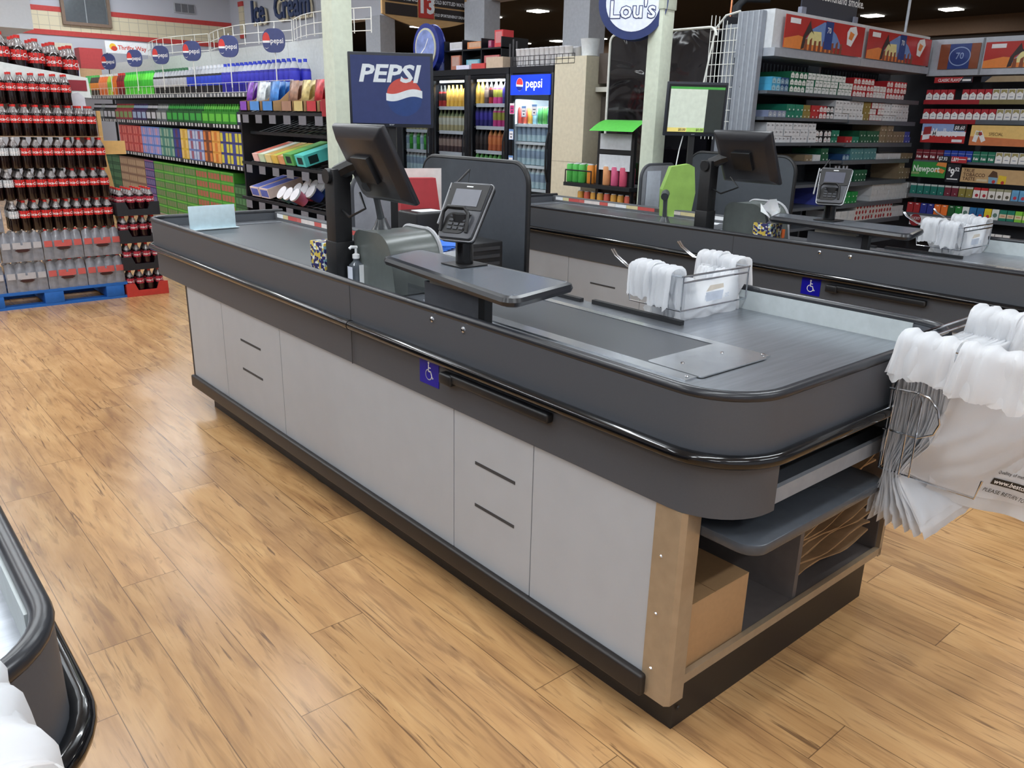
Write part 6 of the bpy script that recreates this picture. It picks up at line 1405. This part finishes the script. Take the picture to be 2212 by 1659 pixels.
Q = {'pale blue': carton('house', (70, 160, 200), (150, 190, 206), (60, 90, 110)), 'navy blue': carton('house', (30, 70, 120), (130, 160, 180), (220, 220, 220)), 'green house-shaped': carton('house', (20, 104, 72), (222, 226, 222), (60, 90, 70)), 'white green-inked': carton('ink', (24, 104, 76), (222, 226, 226), (24, 90, 66)),
     'red and white': carton('house', (176, 36, 44), (220, 214, 214), (180, 60, 70)), 'white red-sided': carton('ink', (166, 32, 40), (218, 218, 220), (150, 150, 150)), 'teal tagged': carton('tag', (22, 120, 96), (222, 226, 226), (120, 140, 140)), 'lilac grey': carton('house', (120, 130, 160), (160, 168, 180), (230, 230, 230)), 'olive gold': carton('tag', (140, 122, 60), (206, 200, 180), (110, 96, 50)),
     'red tagged': carton('tag', (176, 40, 44), (222, 220, 220), (200, 90, 90)), 'white black-inked': carton('ink', (200, 204, 210), (216, 219, 224), (40, 44, 52)), 'black and white': carton('house', (30, 30, 34), (218, 220, 222), (150, 50, 60)), 'brown tagged': carton('tag', (132, 116, 92), (206, 200, 190), (100, 88, 70)), 'blue violet': carton('tag', (70, 80, 170), (206, 210, 230), (60, 70, 140)),
     'dark green': carton('tag', (20, 84, 58), (210, 220, 214), (40, 110, 80)), 'steel teal': carton('tag', (74, 128, 134), (170, 200, 200), (60, 100, 110)), 'black ring': carton('disc', (24, 26, 32), (30, 32, 38), (170, 176, 190)), 'bright green': carton('tag', (30, 140, 66), (214, 224, 214), (24, 110, 50)), 'plain white': carton('tag', (206, 210, 214), (190, 196, 200), (170, 176, 180)), 'red disc': carton('disc', (210, 206, 204), (218, 216, 214), (160, 44, 48))}
SH = [(0, [('pale blue', 1, 2), ('navy blue', 1, 2), ('green house-shaped', 2, 3), ('white green-inked', 5, 3), ('white green-inked', 1, 2), ('red and white', 3, 3), ('white red-sided', 2, 2), ('red and white', 3, 3)], 0, 'top'),
      (1, [('lilac grey', 2, 1), ('teal tagged', 2, 2), ('olive gold', 1, 2), ('red tagged', 1, 2), ('red and white', 1, 2), ('black and white', 1, 2), ('white black-inked', 4, 3), ('olive gold', 1, 3), ('white red-sided', 2, 3), ('white black-inked', 4, 3)], 0, 'second'),
      (2, [('white black-inked', 6, 3), ('black and white', 2, 2), ('teal tagged', 1, 2), (None, 1, 0), ('red tagged', 1, 1), ('teal tagged', 1, 1), ('dark green', 3, 2), ('brown tagged', 2, 3), ('brown tagged', 2, 2), ('blue violet', 1, 2)], 0, 'third'),
      (3, [(None, 5, 0), ('brown tagged', 1, 1), ('plain white', 1, 1), ('dark green', 1, 2), (None, 2, 0), ('navy blue', 1, 1), ('steel teal', 4, 2), ('plain white', 4, 1), ('brown tagged', 2, 1)], 0, 'fourth'),
      (4, [(None, 9, 0), ('black ring', 2, 3), ('dark green', 3, 2), (None, 5, 0), ('brown tagged', 1, 3), ('brown tagged', 1, 2)], 0, 'fifth'),
      (5, [(None, 8, 0), ('blue violet', 1, 3), ('bright green', 4, 2), (None, 2, 0), ('plain white', 5, 3), ('plain white', 3, 3)], 0, 'sixth'),
      (6, [(None, 10, 0), ('plain white', 3, 2), ('red disc', 6, 3), ('plain white', 2, 2)], 0, 'seventh')]
rr = random.Random(4)
for si, items, _, nm in SH:
    x = XL0+.09; z = shz[si]-.005
    for key, n, hgt in items:
        for k in range(n):
            for r in range(hgt):
                Q[key].put((x+.05+rr.uniform(-.003, .003), YL+.015+rr.uniform(0, .012), z+r*.0475), '%s cigarette carton on the %s shelf of the rack facing the camera' % (key, nm), '%s cartons on the %s shelf' % (key, nm))
            x += .1165
# warning board on top
t = thing('warning_sign', 'dark navy board with white lettering about secondhand smoke on top of the posters', 'sign', (4.36, 2.66, 2.285), 0)
part('sign_board', MB().box(0, .80, 0, .01, .0, .62), rgb(34, 38, 54), t)
m = MB(); m.text('to secondhand smoke.', .12, .30-.18, .085, 0, y=-.001, bold=.015); m.text('danger of exposure', .30, .42-.18, .085, 0, y=-.001, bold=.015); o = part('sign_lettering', m, WHITE, t, fix=False)
part('clear_clip', MB().box(-.01, .05, -.012, .02, -.01, .05).box(.75, .81, -.012, .02, -.01, .05), rgb(120, 124, 140), t)
single('pallet_jug', MB().lathe([(.05, 0, 0), (.05, .12, 0), (.02, .17, 0)], 10), rgb(230, 230, 230), 'small white jug', 'jug', (9, 9, 0)) if False else None

def zr(z): return z*1.045-.068
for ob in list(bpy.data.objects):
    if ob.parent is None and ob.rotation_euler.z < -1.5 and XR-.1 < ob.location.x < XR+.05 and ob.name.split('.')[0] in ('cigarette_pack', 'price_sign', 'shelf_sign', 'cigarette_poster'):
        ob.location.z = zr(ob.location.z); ob.scale.z = 1.04
    if ob.name == 'cigarette_pack_rack': ob.location.z = -.068; ob.scale.z = 1.045
bad = {l: v for l, v in USED.items() if len(v) > 1 and len({g for _, g in v if g}) != 1}
for l, v in list(bad.items())[:20]: print('LABEL', l, v[:3])
for p_ in [v for v in list(globals().values()) if isinstance(v, Proto)]:
    pass
# prototypes that were never placed are dropped
for ob in list(bpy.data.objects):
    if ob.parent is None and ob.type in ('MESH', 'EMPTY') and 'label' not in ob and ob.get('kind') != 'structure':
        for ch in list(ob.children): bpy.data.objects.remove(ch)
        bpy.data.objects.remove(ob)
print('OBJECTS', len(bpy.data.objects))
